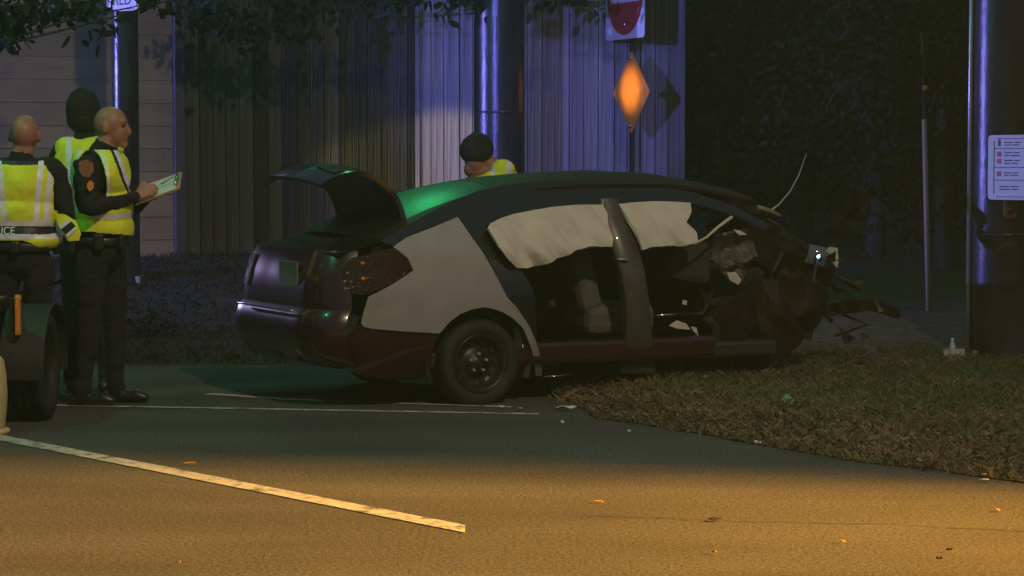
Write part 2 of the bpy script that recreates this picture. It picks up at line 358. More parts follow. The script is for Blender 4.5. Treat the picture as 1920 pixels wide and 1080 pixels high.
# ------------------------------------------------------------------ wall of planks, board fence
A0, A1 = Vector((-5.75, 20.26)), Vector((-3.00, 21.26))
B0, B1 = Vector((-2.90, 21.30)), Vector((-0.885, 22.03))
C0, C1 = Vector((-0.875, 22.02)), Vector((1.515, 21.68))
def frame(a, b):
    d = (b-a).normalized(); return d, Vector((d.y, -d.x)), math.atan2(d.y, d.x)     # along, outward (towards camera), angle
wl = empty('plank_wall', (A0.x, A0.y, 0.6)); tag(wl, 'beige wall of stacked horizontal planks behind the officers', 'wall')
d, nrm, ang = frame(A0, A1); LA = (A1-A0).length
for i in range(17):
    bm = bmesh.new(); hz = 0.197; z0 = 0.0+i*0.2
    prof = [(0.0, z0), (0.0, z0+hz+.003), (-0.008, z0+hz+.003), (-0.016, z0)]
    for e in (0, LA):
        for (q, z) in prof: bm.verts.new((d.x*e-(-q)*0+nrm.x*(-q), d.y*e+nrm.y*(-q), z+random.uniform(-.002, .002)))
    v = list(bm.verts)
    for j in range(4): bm.faces.new((v[j], v[(j+1) % 4], v[4+(j+1) % 4], v[4+j]))
    bm.faces.new(v[:4]); bm.faces.new(v[4:])
    from_bm('plank', bm, 'siding', wl)
mesh_py('backing', [(0+nrm.x*-.04, nrm.y*-.04, -.3), (d.x*LA+nrm.x*-.04, d.y*LA+nrm.y*-.04, -.3), (d.x*LA+nrm.x*-.04, d.y*LA+nrm.y*-.04, 3.5), (nrm.x*-.04, nrm.y*-.04, 3.5)], [(0, 1, 2, 3)], 'post_paint', wl)
box('post', (d.x*(LA+.055)+nrm.x*.02, d.y*(LA+.055)+nrm.y*.02, 1.45), (0.10, 0.10, 3.7), 'post_paint', wl, 0.01, Matrix.Rotation(ang, 3, 'Z'))
box('base_rail', (d.x*LA/2+nrm.x*.03, d.y*LA/2+nrm.y*.03, -0.02), (LA, 0.07, 0.09), 'board_shaded', wl, 0.008, Matrix.Rotation(ang, 3, 'Z'))

def fence(name, a, b, m, label, ztop, zb=0.45):
    d, nrm, ang = frame(a, b); Ln = (b-a).length
    root = empty(name, (a.x, a.y, zb)); tag(root, label, 'fence')
    t = 0.0; rot = Matrix.Rotation(ang, 3, 'Z')
    while t < Ln-0.05:
        wd = min(random.uniform(0.115, 0.145), Ln-t); h = ztop+random.uniform(-.02, .02); off = random.uniform(-.004, .006)
        c = d*(t+wd/2)+nrm*off
        bm = bmesh.new(); bm_box(bm, Vector((0, 0, h/2)), (wd-0.006, 0.022, h), 0.003)
        o = from_bm('board', bm, m, root); o.location = (c.x, c.y, 0); o.rotation_euler = (random.uniform(-.003, .003), 0, ang+random.uniform(-.02, .02))
        t += wd
    for z in (0.3, ztop*0.5, ztop-0.3):
        c = d*Ln/2-nrm*0.045; box('rail', (c.x, c.y, z), (Ln, 0.05, 0.09), m, root, 0.004, rot)
    for q in (0.05, Ln/2, Ln-0.05):
        c = d*q-nrm*0.13; box('post', (c.x, c.y, ztop/2-.2), (0.09, 0.09, ztop+.2), m, root, 0.004, rot)
    return root, d, nrm, ang, Ln
fence('board_fence', B0, B1, 'board_shaded', 'weathered board fence, shade put into its board colour, running back from the plank wall', 3.5)
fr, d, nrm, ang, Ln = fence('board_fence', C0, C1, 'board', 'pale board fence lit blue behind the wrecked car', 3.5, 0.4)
c = d*(Ln+.022)+nrm*.012; box('end_board', (c.x, c.y, 1.75), (0.045, 0.05, 3.5), 'board', fr, 0.004, Matrix.Rotation(ang, 3, 'Z'))
c = d*(0.015)+nrm*.022; box('corner_board', (c.x, c.y, 1.75), (0.04, 0.02, 3.5), 'board', fr, 0.003, Matrix.Rotation(ang, 3, 'Z'))

# ------------------------------------------------------------------ steel poles
def pole(px0, px1, ytop, Y, zb, label, taper=0.006, height=6.0):
    a = W(px0, 200, Y); b = W(px1, 200, Y); r = (b.x-a.x)/2; cx = (a.x+b.x)/2
    root = empty('steel_pole', (cx, Y, zb)); tag(root, label, 'pole')
    prof = [(r*(1+taper*6), 0.0)]+[(r*(1+taper*(2-z))*1.0, z) for z in np.linspace(0.02, height, 14)]
    lathe('shaft', prof, 'galv', root, n=40)
    lathe('base_plate', [(0.001, -0.25), (r*1.55, -0.25), (r*1.55, 0.03), (r*1.3, 0.045), (0.001, 0.045)], 'galv', root, n=32, smooth=False)
    for q in range(4):
        aa = math.pi/4+q*math.pi/2
        lathe('bolt', [(0.001, 0.09), (0.022, 0.085), (0.022, 0.03), (0.0221, 0.029)], 'galv_light', root, n=6, c=(r*1.42*math.cos(aa), r*1.42*math.sin(aa), 0), smooth=False)
    return root, r
pl, rl = pole(210, 260, 0, 20.0, 0.45, 'narrow steel pole carrying the blue lit sign before the plank wall')
pc, rc = pole(888, 984, 0, 20.9, 0.40, 'thick steel pole in front of the pale board fence')
pr, rr = pole(1820, 1950, 0, 17.4, 0.05, 'thick steel pole with push button sign on the grass verge')
for root, r, zz in ((pc, rc, 1.5), (pr, rr, 0.9), (pr, rr, 2.6)):
    lathe('seam_ring', [(r*1.001, zz), (r*1.012, zz+.003), (r*1.012, zz+.02), (r*1.001, zz+.023)], 'galv', root, n=40)
# hand-hole cover and push button on the right pole
def on_pole(px, py):
    d0 = ray(px, py); cxy = pr.location; o0 = Vector((0, 0, CAMZ))
    best = None
    for Yq in np.linspace(16.8, 17.5, 400):
        p = o0+d0*(Yq/d0.y)
        if math.hypot(p.x-cxy.x, p.y-cxy.y) < rr*1.012: return p-cxy
    return W(px, py, 17.15)-cxy
def oval(name, cpx, cpy, rx, rz, dep, m, parent, n=24):
    p = on_pole(cpx, cpy); v = []; f = []
    for (s, dd) in ((1, 0), (1, dep), (0.82, dep+.006)):
        for k2 in range(n):
            q = 2*math.pi*k2/n; v.append((p.x+s*rx*abs(math.cos(q))**.6*math.copysign(1, math.cos(q)), p.y+.03-dd-.03, p.z+s*rz*abs(math.sin(q))**.6*math.copysign(1, math.sin(q))))
    for i in range(2):
        for k2 in range(n): f.append((i*n+k2, i*n+(k2+1) % n, (i+1)*n+(k2+1) % n, (i+1)*n+k2))
    f.append(tuple(range(2*n, 3*n)))
    bm = bmesh.new(); me = bpy.data.meshes.new('t'); me.from_pydata(v, [], f); bm.from_mesh(me); return from_bm(name, bm, m, parent)
M['button_case'] = mat('button_case', (0.16, 0.055, 0.015), 0.6)
M['conduit'] = mat('conduit', (0.55, 0.55, 0.58), 0.3, metal=0.6, var=0.1)
tube('conduit', [(-rr*1.06, -.05, -.05), (-rr*1.05, -.05, 2.0), (-rr*1.02, -.05, 5.5)], 0.016, 'conduit', pr, 10)
oval('hand_hole_cover', 1890, 500, 0.085, 0.18, 0.012, 'galv', pr)
pb = oval('push_button', 1893, 392, 0.05, 0.075, 0.045, 'button_case', pr)
p = on_pole(1893, 398); lathe('button', [(0.001, -.0), (0.022, 0.0), (0.022, 0.02), (0.001, 0.02)], 'dark_metal', pb, 'Y', 16, (p.x, p.y-.075, p.z+.02))

def plate(name, root, w_, h_, t, m, rad=0.02, c=(0, 0, 0)):
    """rounded plate in the x-z plane of root, front towards -y"""
    v = []; n = 5
    for (sx, sz, a0) in ((1, 1, 0), (-1, 1, 90), (-1, -1, 180), (1, -1, 270)):
        for i in range(n):
            a = R(a0+90*i/(n-1)); v.append((sx*(w_/2-rad)+rad*math.cos(a), sz*(h_/2-rad)+rad*math.sin(a)))
    N_ = len(v); V = [(x+c[0], c[1]-t/2, z+c[2]) for x, z in v]+[(x+c[0], c[1]+t/2, z+c[2]) for x, z in v]
    f = [tuple(range(N_)), tuple(range(N_, 2*N_))[::-1]]+[(i, (i+1) % N_, N_+(i+1) % N_, N_+i) for i in range(N_)]
    bm = bmesh.new(); me = bpy.data.meshes.new('t'); me.from_pydata(V, [], f); bm.from_mesh(me); return from_bm(name, bm, m, root)
def text(name, s, size, m, parent, loc, rot=(math.pi/2, 0, 0), ext=0.0008):
    cu = bpy.data.curves.new(name, 'FONT'); cu.body = s; cu.size = size; cu.align_x = 'CENTER'; cu.align_y = 'CENTER'; cu.extrude = ext
    t = bpy.data.objects.new(name, cu); COL.objects.link(t)
    dg = bpy.context.evaluated_depsgraph_get(); me = bpy.data.meshes.new_from_object(t.evaluated_get(dg)); bpy.data.objects.remove(t)
    o = link(name, me, m, parent); o.location = loc; o.rotation_euler = rot; return o

# pedestrian instruction sign on the right pole
sp = W(1897, 314, 17.03); ps = empty('pedestrian_sign', sp, R(-46)); tag(ps, 'small pedestrian crossing instruction sign strapped to the thick pole', 'sign')
plate('plate', ps, 0.40, 0.46, 0.004, 'sign_white', 0.03)
def bar(x, z, w_, h_, m='sign_black', nm='stroke', y=-0.0042): box(nm, (x, y, z), (w_, 0.0022, h_), m, ps)
for z in (0.205, -0.208): bar(0, z, 0.25, 0.004, nm='border')
for x in (-0.148, 0.148): bar(x, 0, 0.004, 0.38, nm='border')
for z in (0.135, 0.0, -0.09): bar(0, z, 0.29, 0.005, nm='rule')
for z in (0.095, 0.045, -0.045): bar(-0.105, z, 0.034, 0.034, 'sign_red', 'signal_icon')
bar(-0.105, 0.172, 0.02, 0.04, nm='walker_icon'); bar(-0.105, 0.2, 0.012, 0.01, nm='walker_icon', y=-.0043)
for z, ws in ((0.178, (.07, .05)), (0.16, (.05, .06)), (0.105, (.06, .05)), (0.085, (.04, .07)), (0.05, (.07, .04)), (0.03, (.05, .05)), (-0.038, (.06, .04)), (-0.055, (.04, .06)), (-0.135, (.08, .07)), (-0.155, (.09, .05))):
    x = -0.06 if z > -0.1 else -0.1
    for q in ws: bar(x+q/2, z, q, 0.007); x += q+0.014
for z in (0.17, -0.17):
    box('strap', (0, 0.02, z), (0.05, 0.04, 0.02), 'galv_light', ps)

# blue lit sign on the left pole (its foot shows at the top of the view)
sp = W(229, -62, 19.80); s1 = empty('regulatory_sign', sp, R(-38)); tag(s1, 'white sign with dark lettering glowing blue high on the narrow pole', 'sign')
plate('plate', s1, 0.37, 0.72, 0.004, 'sign_white', 0.035)
for z, s_ in ((0.24, 'NO'), (0.08, 'TURN'), (-0.085, 'ON'), (-0.262, 'RED')):
    o = text('lettering', s_, 0.16, 'sign_black', s1, (0, -0.0045, z)); o.scale = (0.76, 1.0, 1)
for x in (-.172, .172): box('border', (x, -.004, 0), (0.006, 0.0022, 0.66), 'sign_black', s1)
for z in (-.346, .346): box('border', (0, -.004, z), (0.30, 0.0022, 0.006), 'sign_black', s1)
box('bracket', (0, 0.045, -0.1), (0.06, 0.10, 0.04), 'galv', s1)

# sign post with do-not-enter square and orange diamond, both turned to the left
Yp = 21.56
bp_ = W(1185, 300, Yp); root = empty('sign_post', (bp_.x, Yp, 0.3)); tag(root, 'thin dark sign post standing against the blue lit fence', 'post')
bm = bmesh.new()
for (x, y, sx, sy) in ((0, 0.012, .05, .006), (-.022, -.002, .006, .03), (.022, -.002, .006, .03)): bm_box(bm, Vector((x, y, 1.9)), (sx, sy, 3.8))
from_bm('channel', bm, 'dark_metal', root)
for z in np.arange(0.4, 3.6, 0.4): lathe('hole_bolt', [(0.001, -.012), (0.007, -.012), (0.007, .0)], 'galv', root, 'Y', 8, (0, 0, z))
face = R(-66)
def turned(name, px, py, Yq, label, cat):
    q = W(px, py, Yq); o = empty(name, q, face); tag(o, label, cat); return o
box('sign_arm', (0, -.16, 2.0), (.03, .30, .03), 'dark_metal', root); box('sign_arm', (0, -.16, 1.62), (.03, .30, .03), 'dark_metal', root); box('sign_arm', (0, -.16, 2.75), (.03, .30, .03), 'dark_metal', root)
s2 = turned('no_entry_sign', 1172, -8, Yp-0.32, 'square white sign with red disc at the top of the thin post', 'sign')
plate('plate', s2, 0.76, 0.76, 0.004, 'sign_white', 0.04)
lathe('red_disc', [(0.001, -0.0046), (0.345, -0.0046), (0.345, -0.001)], 'sign_red', s2, 'Y', 40, (0, 0, 0), False)
box('white_bar', (0, -0.0058, 0), (0.56, 0.002, 0.12), 'sign_white', s2)
for z in (-.25, .25): lathe('bolt_head', [(0.001, -0.014), (0.014, -0.012), (0.014, -0.004)], 'chrome', s2, 'Y', 10, (0, 0, z))
s3 = turned('diamond_marker', 1184, 173, Yp-0.32, 'orange diamond marker sign glowing on the thin post', 'sign')
hd = 0.35; hh = 0.36
bm = bmesh.new()
vs = []
rim = []
for k2 in range(4):
    a = k2*math.pi/2
    for da in (-.06, 0, .06): rim.append((hd*(1-abs(da)*.5)*math.cos(a+da), hh*(1-abs(da)*.5)*math.sin(a+da)))
me = bpy.data.meshes.new('t'); n_ = len(rim)
# slightly dished sheet
V = [(x, -0.004, z) for x, z in rim]+[(x*.5, -0.004-0.018, z*.5) for x, z in rim]+[(0, -0.024, 0)]+[(x, 0.0, z) for x, z in rim]
f = [(i, (i+1) % n_, n_+(i+1) % n_, n_+i) for i in range(n_)]+[(n_+i, n_+(i+1) % n_, 2*n_) for i in range(n_)]+[(i, 2*n_+1+i, 2*n_+1+(i+1) % n_, (i+1) % n_) for i in range(n_)]+[tuple(range(2*n_+1, 3*n_+1))]
me.from_pydata(V, [], f); bm.from_mesh(me); from_bm('plate', bm, 'sign_orange', s3)
for z in (-.3, .3): lathe('bolt_head', [(0.001, -0.03), (0.02, -0.026), (0.02, -0.004)], 'chrome', s3, 'Y', 10, (0, 0, z))

# slim marker post with pale sleeve on the right
q0 = W(1741, 588, 20.0); q1 = W(1733, 224, 20.0); q2 = W(1729, 60, 20.0)
mp_ = empty('marker_post', (q0.x, 20.0, q0.z-.1)); tag(mp_, 'slim marker post with pale sleeve beside the dark trees', 'post')
L0 = Vector((q0.x, 20.0, q0.z-.1))
tube('post', [Vector((0, 0, 0)), q1-L0, q2-L0], 0.013, 'dark_metal', mp_)
M['sleeve'] = mat('sleeve_plastic', (0.55, 0.32, 0.24), 0.6, var=0.1)
tube('sleeve', [q0-L0, (q0+q1)/2-L0, q1-L0], 0.021, 'sleeve', mp_, 10)
lathe('amber_reflector', [(0.001, -.03), (0.022, -.028), (0.024, -.012)], 'amber_lens', mp_, 'Y', 14, W(1735, 165, 20.0)-L0)
box('red_reflector', W(1731, 122, 19.97)-L0, (0.05, 0.012, 0.17), 'red_lens', mp_, 0.004)

# ------------------------------------------------------------------ trees
def leaf_cloud(name, centers, sizes, m, parent, droop=0.0):
    n = len(centers); C = np.array(centers); s = np.array(sizes)[:, None]
    d = rng.normal(size=(n, 3)); d[:, 2] -= droop; d /= np.linalg.norm(d, axis=1)[:, None]
    u = np.cross(d, rng.normal(size=(n, 3))); u /= np.linalg.norm(u, axis=1)[:, None]; nn = np.cross(d, u)
    V = np.empty((n, 6, 3)); 
    V[:, 0] = C; V[:, 1] = C+d*s*.3+u*s*.22; V[:, 2] = C+d*s*.65+u*s*.2-nn*s*.04; V[:, 3] = C+d*s-nn*s*.1; V[:, 4] = C+d*s*.65-u*s*.2-nn*s*.04; V[:, 5] = C+d*s*.3-u*s*.22
    f = []
    for i in range(n):
        k2 = 6*i; f += [(k2, k2+1, k2+2, k2+3), (k2, k2+3, k2+4, k2+5)]
    me = bpy.data.meshes.new(name); me.from_pydata(V.reshape(-1, 3).tolist(), [], f); return link(name, me, m, parent)
def tree(loc, h, crown_c, crown_r, nclump, per, leaf, label, name='leafy_tree', extra=(), trunk_r=0.16, droop=0.3, group=None, zmin=None):
    root = empty(name, loc); tag(root, label, 'tree', group)
    rt = random.Random(int(abs(loc[0]*100+loc[1]*10)))
    cc = Vector(crown_c); v = []; f = []
    def limb(a, b, r0, r1, n=7):
        a = Vector(a); b = Vector(b); pts = [a.lerp(b, t)+Vector((rt.uniform(-1, 1), rt.uniform(-1, 1), 0))*0.06*(b-a).length*math.sin(math.pi*t) for t in np.linspace(0, 1, 5)]
        base = len(v)
        for i, p in enumerate(pts):
            rr_ = r0+(r1-r0)*i/4; t = (b-a).normalized(); x = t.cross(Vector((.3, .9, .1))).normalized(); y = t.cross(x)
            for k2 in range(n): v.append(p+x*rr_*math.cos(2*math.pi*k2/n)+y*rr_*math.sin(2*math.pi*k2/n))
        for i in range(4):
            for k2 in range(n): f.append((base+i*n+k2, base+i*n+(k2+1) % n, base+(i+1)*n+(k2+1) % n, base+(i+1)*n+k2))
    top = Vector((0, 0, h)); limb((0, 0, -.3), top, trunk_r, trunk_r*.45)
    cl = []
    for i in range(nclump):
        q = Vector((rt.gauss(0, 1), rt.gauss(0, 1), rt.gauss(0, 1))).normalized()*rt.uniform(.35, 1.0)
        cl.append(cc+Vector((q.x*crown_r[0], q.y*crown_r[1], q.z*crown_r[2])))
    cl += [Vector(e) for e in extra]
    C = []; S = []
    for i, q in enumerate(cl):
        if zmin is not None and i < nclump and q.z < zmin: q.z = zmin+rt.uniform(0, .3)
        if i % 2 == 0: limb(top*rt.uniform(.55, .98), q, trunk_r*(.3 if i < nclump else .10), 0.005, 5)
        rad = rt.uniform(.5, 1.0)*leaf*(4.2 if i < nclump else 1.7)
        for k2 in range(per):
            C.append(q+Vector((rt.gauss(0, .5), rt.gauss(0, .5), rt.gauss(0, .4)))*rad); S.append(leaf*rt.uniform(.6, 1.2))
    mesh_py('trunk', v, f, 'bark', root, True)
    leaf_cloud('crown', C, S, 'leaf', root, droop)
    return root
# overhanging tree at the upper left (trunk beyond the left edge)
ext = [W(a, b, 17.5)-Vector((-5.0, 17.5, 0.0)) for a, b in ((5, 25), (15, 50), (50, 12), (90, 8), (30, 68), (130, 5), (170, 2), (-30, 40), (190, 45), (160, 12), (70, 30), (300, -12), (345, -8), (110, -25), (295, 4), (20, 5), (-10, 70))]
tree((-5.0, 17.5, 0.0), 3.0, (0.9, 0, 3.7), (1.6, 1.0, .65), 22, 24, 0.115, 'broadleaf tree hanging dark leaves over the narrow pole and plank wall', extra=ext, droop=0.8, zmin=3.25)
# tree behind the board fence whose twigs hang over it
ext2 = [W(a, b, 20.6)-Vector((-2.4, 24.9, .3)) for a, b in ((350, 20), (370, 45), (400, 30), (430, 50), (455, 70), (440, 20), (480, 40), (510, 50), (540, 20), (560, 50), (520, 10), (590, 15), (620, 5), (660, 2), (700, -4), (740, -2), (780, -8), (820, -4), (860, -6), (390, 5), (1000, -6), (1040, -4), (1075, -8))]
tree((-2.4, 24.9, 0.3), 4.0, (-1.2, -1.4, 4.3), (1.3, 1.2, .8), 36, 26, 0.12, 'broadleaf tree behind the fence with twigs hanging over the boards', extra=ext2, droop=0.6, zmin=3.35)
for i, (px, Y, h, lab) in enumerate(((1345, 28.5, 4.5, 'dense dark tree just past the end of the pale fence'), (1500, 31, 5.2, 'tall dark tree behind the crushed bonnet'), (1640, 27.0, 4.2, 'dark shrubby tree behind the slim marker post'), (1790, 25.5, 4.6, 'dark leafy tree behind the thick pole with the push button'))):
    q = W(px, 300, Y)
    tree((q.x, Y, hgt(q.x, Y)), h*.7, (0, 0, h*.47), (1.25, 1.0, h*.5), 70, 60, 0.14, lab, name='dark_tree', trunk_r=0.13, group='trees beyond the end of the fence')
# far wood closing the view behind the trees
wv = []; wf = []; nxw, nzw = 90, 30
for i in range(nxw+1):
    for j2 in range(nzw+1):
        x = -70+140*i/nxw; z = -0.5+16*j2/nzw
        wv.append((x+.8*noise.noise((x*.7, z*.7, 1)), 46+2.5*noise.noise((x*.35, z*.35, 2))+1.2*noise.noise((x*1.3, z*1.3, 3))+z*.08+(x*x)*.002*-1, z if j2 < nzw else z+2.5*noise.noise((x*.3, 0, 4))))
for i in range(nxw):
    for j2 in range(nzw): q = i*(nzw+1)+j2; wf.append((q, q+nzw+1, q+nzw+2, q+1))
fw_ = mesh_py('far_wood', wv, wf, 'leaf', None, False); fw_['kind'] = 'stuff'; tag(fw_, 'dark mass of far woodland closing the view', 'wood')
# low shrub on the bank
q = W(282, 612, 18.6); sh = empty('low_shrub', (q.x, 18.6, hgt(q.x, 18.6))); tag(sh, 'low leafy shrub on the bank behind the officers', 'shrub')
C = [(random.gauss(0, .14), random.gauss(0, .12), abs(random.gauss(0.1, .07))) for _ in range(260)]
leaf_cloud('foliage', C, [random.uniform(.03, .06) for _ in C], 'bank_weed', sh)
tube('stem', [(0, 0, -.05), (0.02, 0, .08), (.03, .01, .16)], 0.012, 'bark', sh, 6)

# ------------------------------------------------------------------ wrecked car
M['plate_dim'] = mat('plate_dim', (0.16, 0.15, 0.09), 0.6, var=0.15)
HD = R(26); ca, sa = math.cos(HD), math.sin(HD)
rw = G(893, 757)
ORG = Vector((rw.x-0.78*sa, rw.y+0.78*ca, 0.0))
car = empty('wrecked_car', ORG, HD); tag(car, 'wrecked dark maroon sedan with crushed front, open boot lid and deployed curtain airbags', 'car')
def L2(px, py, yo):
    """pixel -> car-local point on the plane y = yo"""
    d0 = ray(px, py); o0 = Vector((0, 0, CAMZ))-ORG
    n = Vector((-sa, ca, 0)); t = (yo-o0.dot(n))/d0.dot(n); p = o0+d0*t
    return Vector((p.x*ca+p.y*sa, yo, p.z))
def sy(x, z):
    b = 0.865
    if z < 0.4: b -= 0.10*((0.4-z)/0.3)**2
    if z > 0.92: b -= 0.03+0.55*max(0, z-0.92)*min(1, .35+(z-.92)/.12)
    else: b -= 0.03*((z-.62)/.3)**2
    if x < -0.5: b -= 0.24*((-0.5-x)/0.5)**2.4
    return b
def LS(px, py, off=0.0):
    """pixel -> car-local point on the right body side"""
    p = L2(px, py, -0.85)
    for _ in range(6): p = L2(px, py, -sy(p.x, p.z)-off)
    return p
def side_panel(name, pts, m, off=0.0, grid=0.05, thick=0.008, dent=0.0):
    out = [LS(a, b, off) for a, b in pts]
    return sheet(name, [(p.x, p.z) for p in out], lambda u, v: Vector((u, -sy(u, v)-off+dent*noise.noise((u*4, v*4, 3)), v)), m, car, grid, thick)
def arc_px(cx, cy, rx, ry, a0, a1, n):
    return [(cx+rx*math.cos(R(a0+(a1-a0)*i/n)), cy-ry*math.sin(R(a0+(a1-a0)*i/n))) for i in range(n+1)]
# grey rear quarter panel with the wheel-arch lip
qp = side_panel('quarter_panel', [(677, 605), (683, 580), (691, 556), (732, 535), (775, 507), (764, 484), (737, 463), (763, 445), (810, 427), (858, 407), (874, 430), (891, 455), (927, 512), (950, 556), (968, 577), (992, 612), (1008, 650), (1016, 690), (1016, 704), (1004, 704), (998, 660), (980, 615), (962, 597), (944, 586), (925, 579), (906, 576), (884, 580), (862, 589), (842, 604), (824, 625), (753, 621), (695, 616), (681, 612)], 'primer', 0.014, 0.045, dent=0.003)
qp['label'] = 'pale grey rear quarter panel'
# lower maroon quarter and bumper corner
side_panel('lower_quarter', [(677, 607), (681, 614), (695, 618), (753, 623), (823, 627), (812, 650), (806, 690), (806, 712), (760, 712), (690, 708), (650, 694), (640, 640)], 'maroon', -0.006, 0.05, dent=.004)
# wheel housing behind the arch
wc = L2(896, 676, -0.80)
bm = bmesh.new(); n = 24
for j, (r_, y_) in enumerate(((0.36, -0.815), (0.33, -0.80), (0.335, -0.55))):
    for i in range(n+1):
        a = R(-20+220*i/n); bm.verts.new((wc.x+r_*math.cos(a), y_, wc.z+r_*math.sin(a)))
bm.verts.ensure_lookup_table()
for j in range(2):
    for i in range(n): bm.faces.new((bm.verts[j*(n+1)+i], bm.verts[j*(n+1)+i+1], bm.verts[(j+1)*(n+1)+i+1], bm.verts[(j+1)*(n+1)+i]))
solid(from_bm('wheel_housing', bm, 'black_plastic', car, True), 0.004)
# C-pillar, roof rail and rear door frame in dark paint
side_panel('side_frame', [(738, 462), (715, 452), (760, 424), (800, 402), (850, 376), (900, 357), (960, 345), (1040, 339), (1120, 339), (1220, 347), (1300, 361), (1380, 388), (1445, 424), (1432, 432), (1380, 405), (1300, 383), (1162, 381), (1128, 384), (1060, 387), (1000, 394), (940, 407), (910, 424), (916, 440), (940, 470), (978, 508), (1000, 545), (1004, 590), (1006, 640), (990, 606), (970, 575), (950, 554), (928, 510), (892, 453), (859, 405), (810, 425), (763, 443)], 'black_paint', -0.016, 0.05)

# roof and rear window: one crowned sheet each
roof_px = [(860, 338), (920, 329), (1000, 322), (1100, 319), (1180, 325), (1250, 336), (1310, 352)]
rcurve = [L2(a, b, 0.12) for a, b in roof_px]
rx = [p.x for p in rcurve]; rz = [p.z for p in rcurve]
def roof_fn(u, v):
    z = np.interp(u, rx, rz); half = 0.60
    return Vector((u, v*half, z-0.075*abs(v)**2.6+0.006*noise.noise((u*3, v*3, 1))))
bm = bmesh.new(); nu, nv = 34, 22
us = np.linspace(rx[0], rx[-1], nu+1)
for u in us:
    for j in range(nv+1): bm.verts.new(roof_fn(u, -1.02+2.04*j/nv))
bm.verts.ensure_lookup_table()
for i in range(nu):
    for j in range(nv): bm.faces.new((bm.verts[i*(nv+1)+j], bm.verts[(i+1)*(nv+1)+j], bm.verts[(i+1)*(nv+1)+j+1], bm.verts[i*(nv+1)+j+1]))
o = solid(from_bm('roof', bm, 'roof_paint', car, True), 0.02, -1)
# rear window + sail panels from the roof's back edge to the deck
rb = rcurve[0]
def rear_fn(t, v):
    x = rb.x+(-0.66-rb.x)*t; z = rb.z+(1.03-rb.z)*t+0.055*math.sin(math.pi*t)*(1-.2*t)
    half = 0.60+0.07*t
    return Vector((x-0.05*(1-abs(v)**2)*t, v*half, z-(0.075-.02*t)*abs(v)**2.6))
def grid_sheet(name, fn, u0, u1, v0, v1, nu, nv, m, parent=car, thick=0.008, smooth=True):
    bm = bmesh.new()
    for i in range(nu+1):
        for j in range(nv+1): bm.verts.new(fn(u0+(u1-u0)*i/nu, v0+(v1-v0)*j/nv))
    bm.verts.ensure_lookup_table()
    for i in range(nu):
        for j in range(nv): bm.faces.new((bm.verts[i*(nv+1)+j], bm.verts[(i+1)*(nv+1)+j], bm.verts[(i+1)*(nv+1)+j+1], bm.verts[i*(nv+1)+j+1]))
    o = from_bm(name, bm, m, parent, smooth)
    if thick: solid(o, thick)
    return o
grid_sheet('rear_window', rear_fn, 0.06, 0.97, -0.86, 0.86, 14, 18, 'glass')
for s in (-1, 1):
    grid_sheet('sail_panel', rear_fn, 0.0, 1.0, s*0.86, s*1.03, 14, 4, 'roof_paint')
grid_sheet('window_header', rear_fn, 0.0, 0.06, -0.86, 0.86, 2, 18, 'roof_paint')
# deck, rear face and bumper: lofted plan curve round the tail
def tail(name, prof, m, a0=-1.0, a1=1.0, n=30, ins=0.0):
    """prof: list of (z, back x, corner y); plan = rounded super-ellipse"""
    bm = bmesh.new()
    for (z, xb, hw) in prof:
        for i in range(n+1):
            s = a0+(a1-a0)*i/n
            y = hw*math.copysign(min(1, abs(s)*1.12)**1.0, s) if abs(s) < .8 else hw*math.copysign(0.896+0.104*math.sin((abs(s)-.8)/.2*math.pi/2), s)
            x = xb+0.50*max(0, abs(s)-.55)**2.0*1.9
            bm.verts.new((x+0.004*noise.noise((y*5, z*5, 0)), y, z))
    bm.verts.ensure_lookup_table()
    for j in range(len(prof)-1):
        for i in range(n): bm.faces.new((bm.verts[j*(n+1)+i], bm.verts[j*(n+1)+i+1], bm.verts[(j+1)*(n+1)+i+1], bm.verts[(j+1)*(n+1)+i]))
    o = from_bm(name, bm, m, car, True); solid(o, 0.01); return o
tail('rear_bumper', [(0.24, -.88, .70), (0.27, -1.0, .78), (0.36, -1.06, .82), (0.48, -1.075, .83), (0.56, -1.06, .82), (0.60, -1.03, .80)], 'maroon')
tail('rear_panel', [(0.60, -1.02, .79), (0.70, -1.02, .785), (0.80, -1.0, .77), (0.90, -.97, .745), (0.95, -.95, .72)], 'maroon')
grid_sheet('deck_lip', lambda u, v: Vector((-0.95+u*0.32+.25*max(0, abs(v)-.55)**2, v*0.72, 0.95+0.085*u-.02*abs(v)**3)), 0, 1, -1, 1, 6, 18, 'black_paint')
# shoulders between the glass and the quarter panel
for s in (-1, 1):
    def shf(u, v, s=s):
        p = rear_fn(0.35+0.65*u, s*1.03); x2 = p.x-.02*u; zz = 0.90+0.07*(1-u)
        q_ = Vector((x2, s*(sy(x2, zz)-.12), zz)); r_ = p.lerp(q_, v); r_.y -= s*0.02*v; return r_
    grid_sheet('shoulder', shf, 0, 1, 0, 1, 12, 6, 'roof_paint')
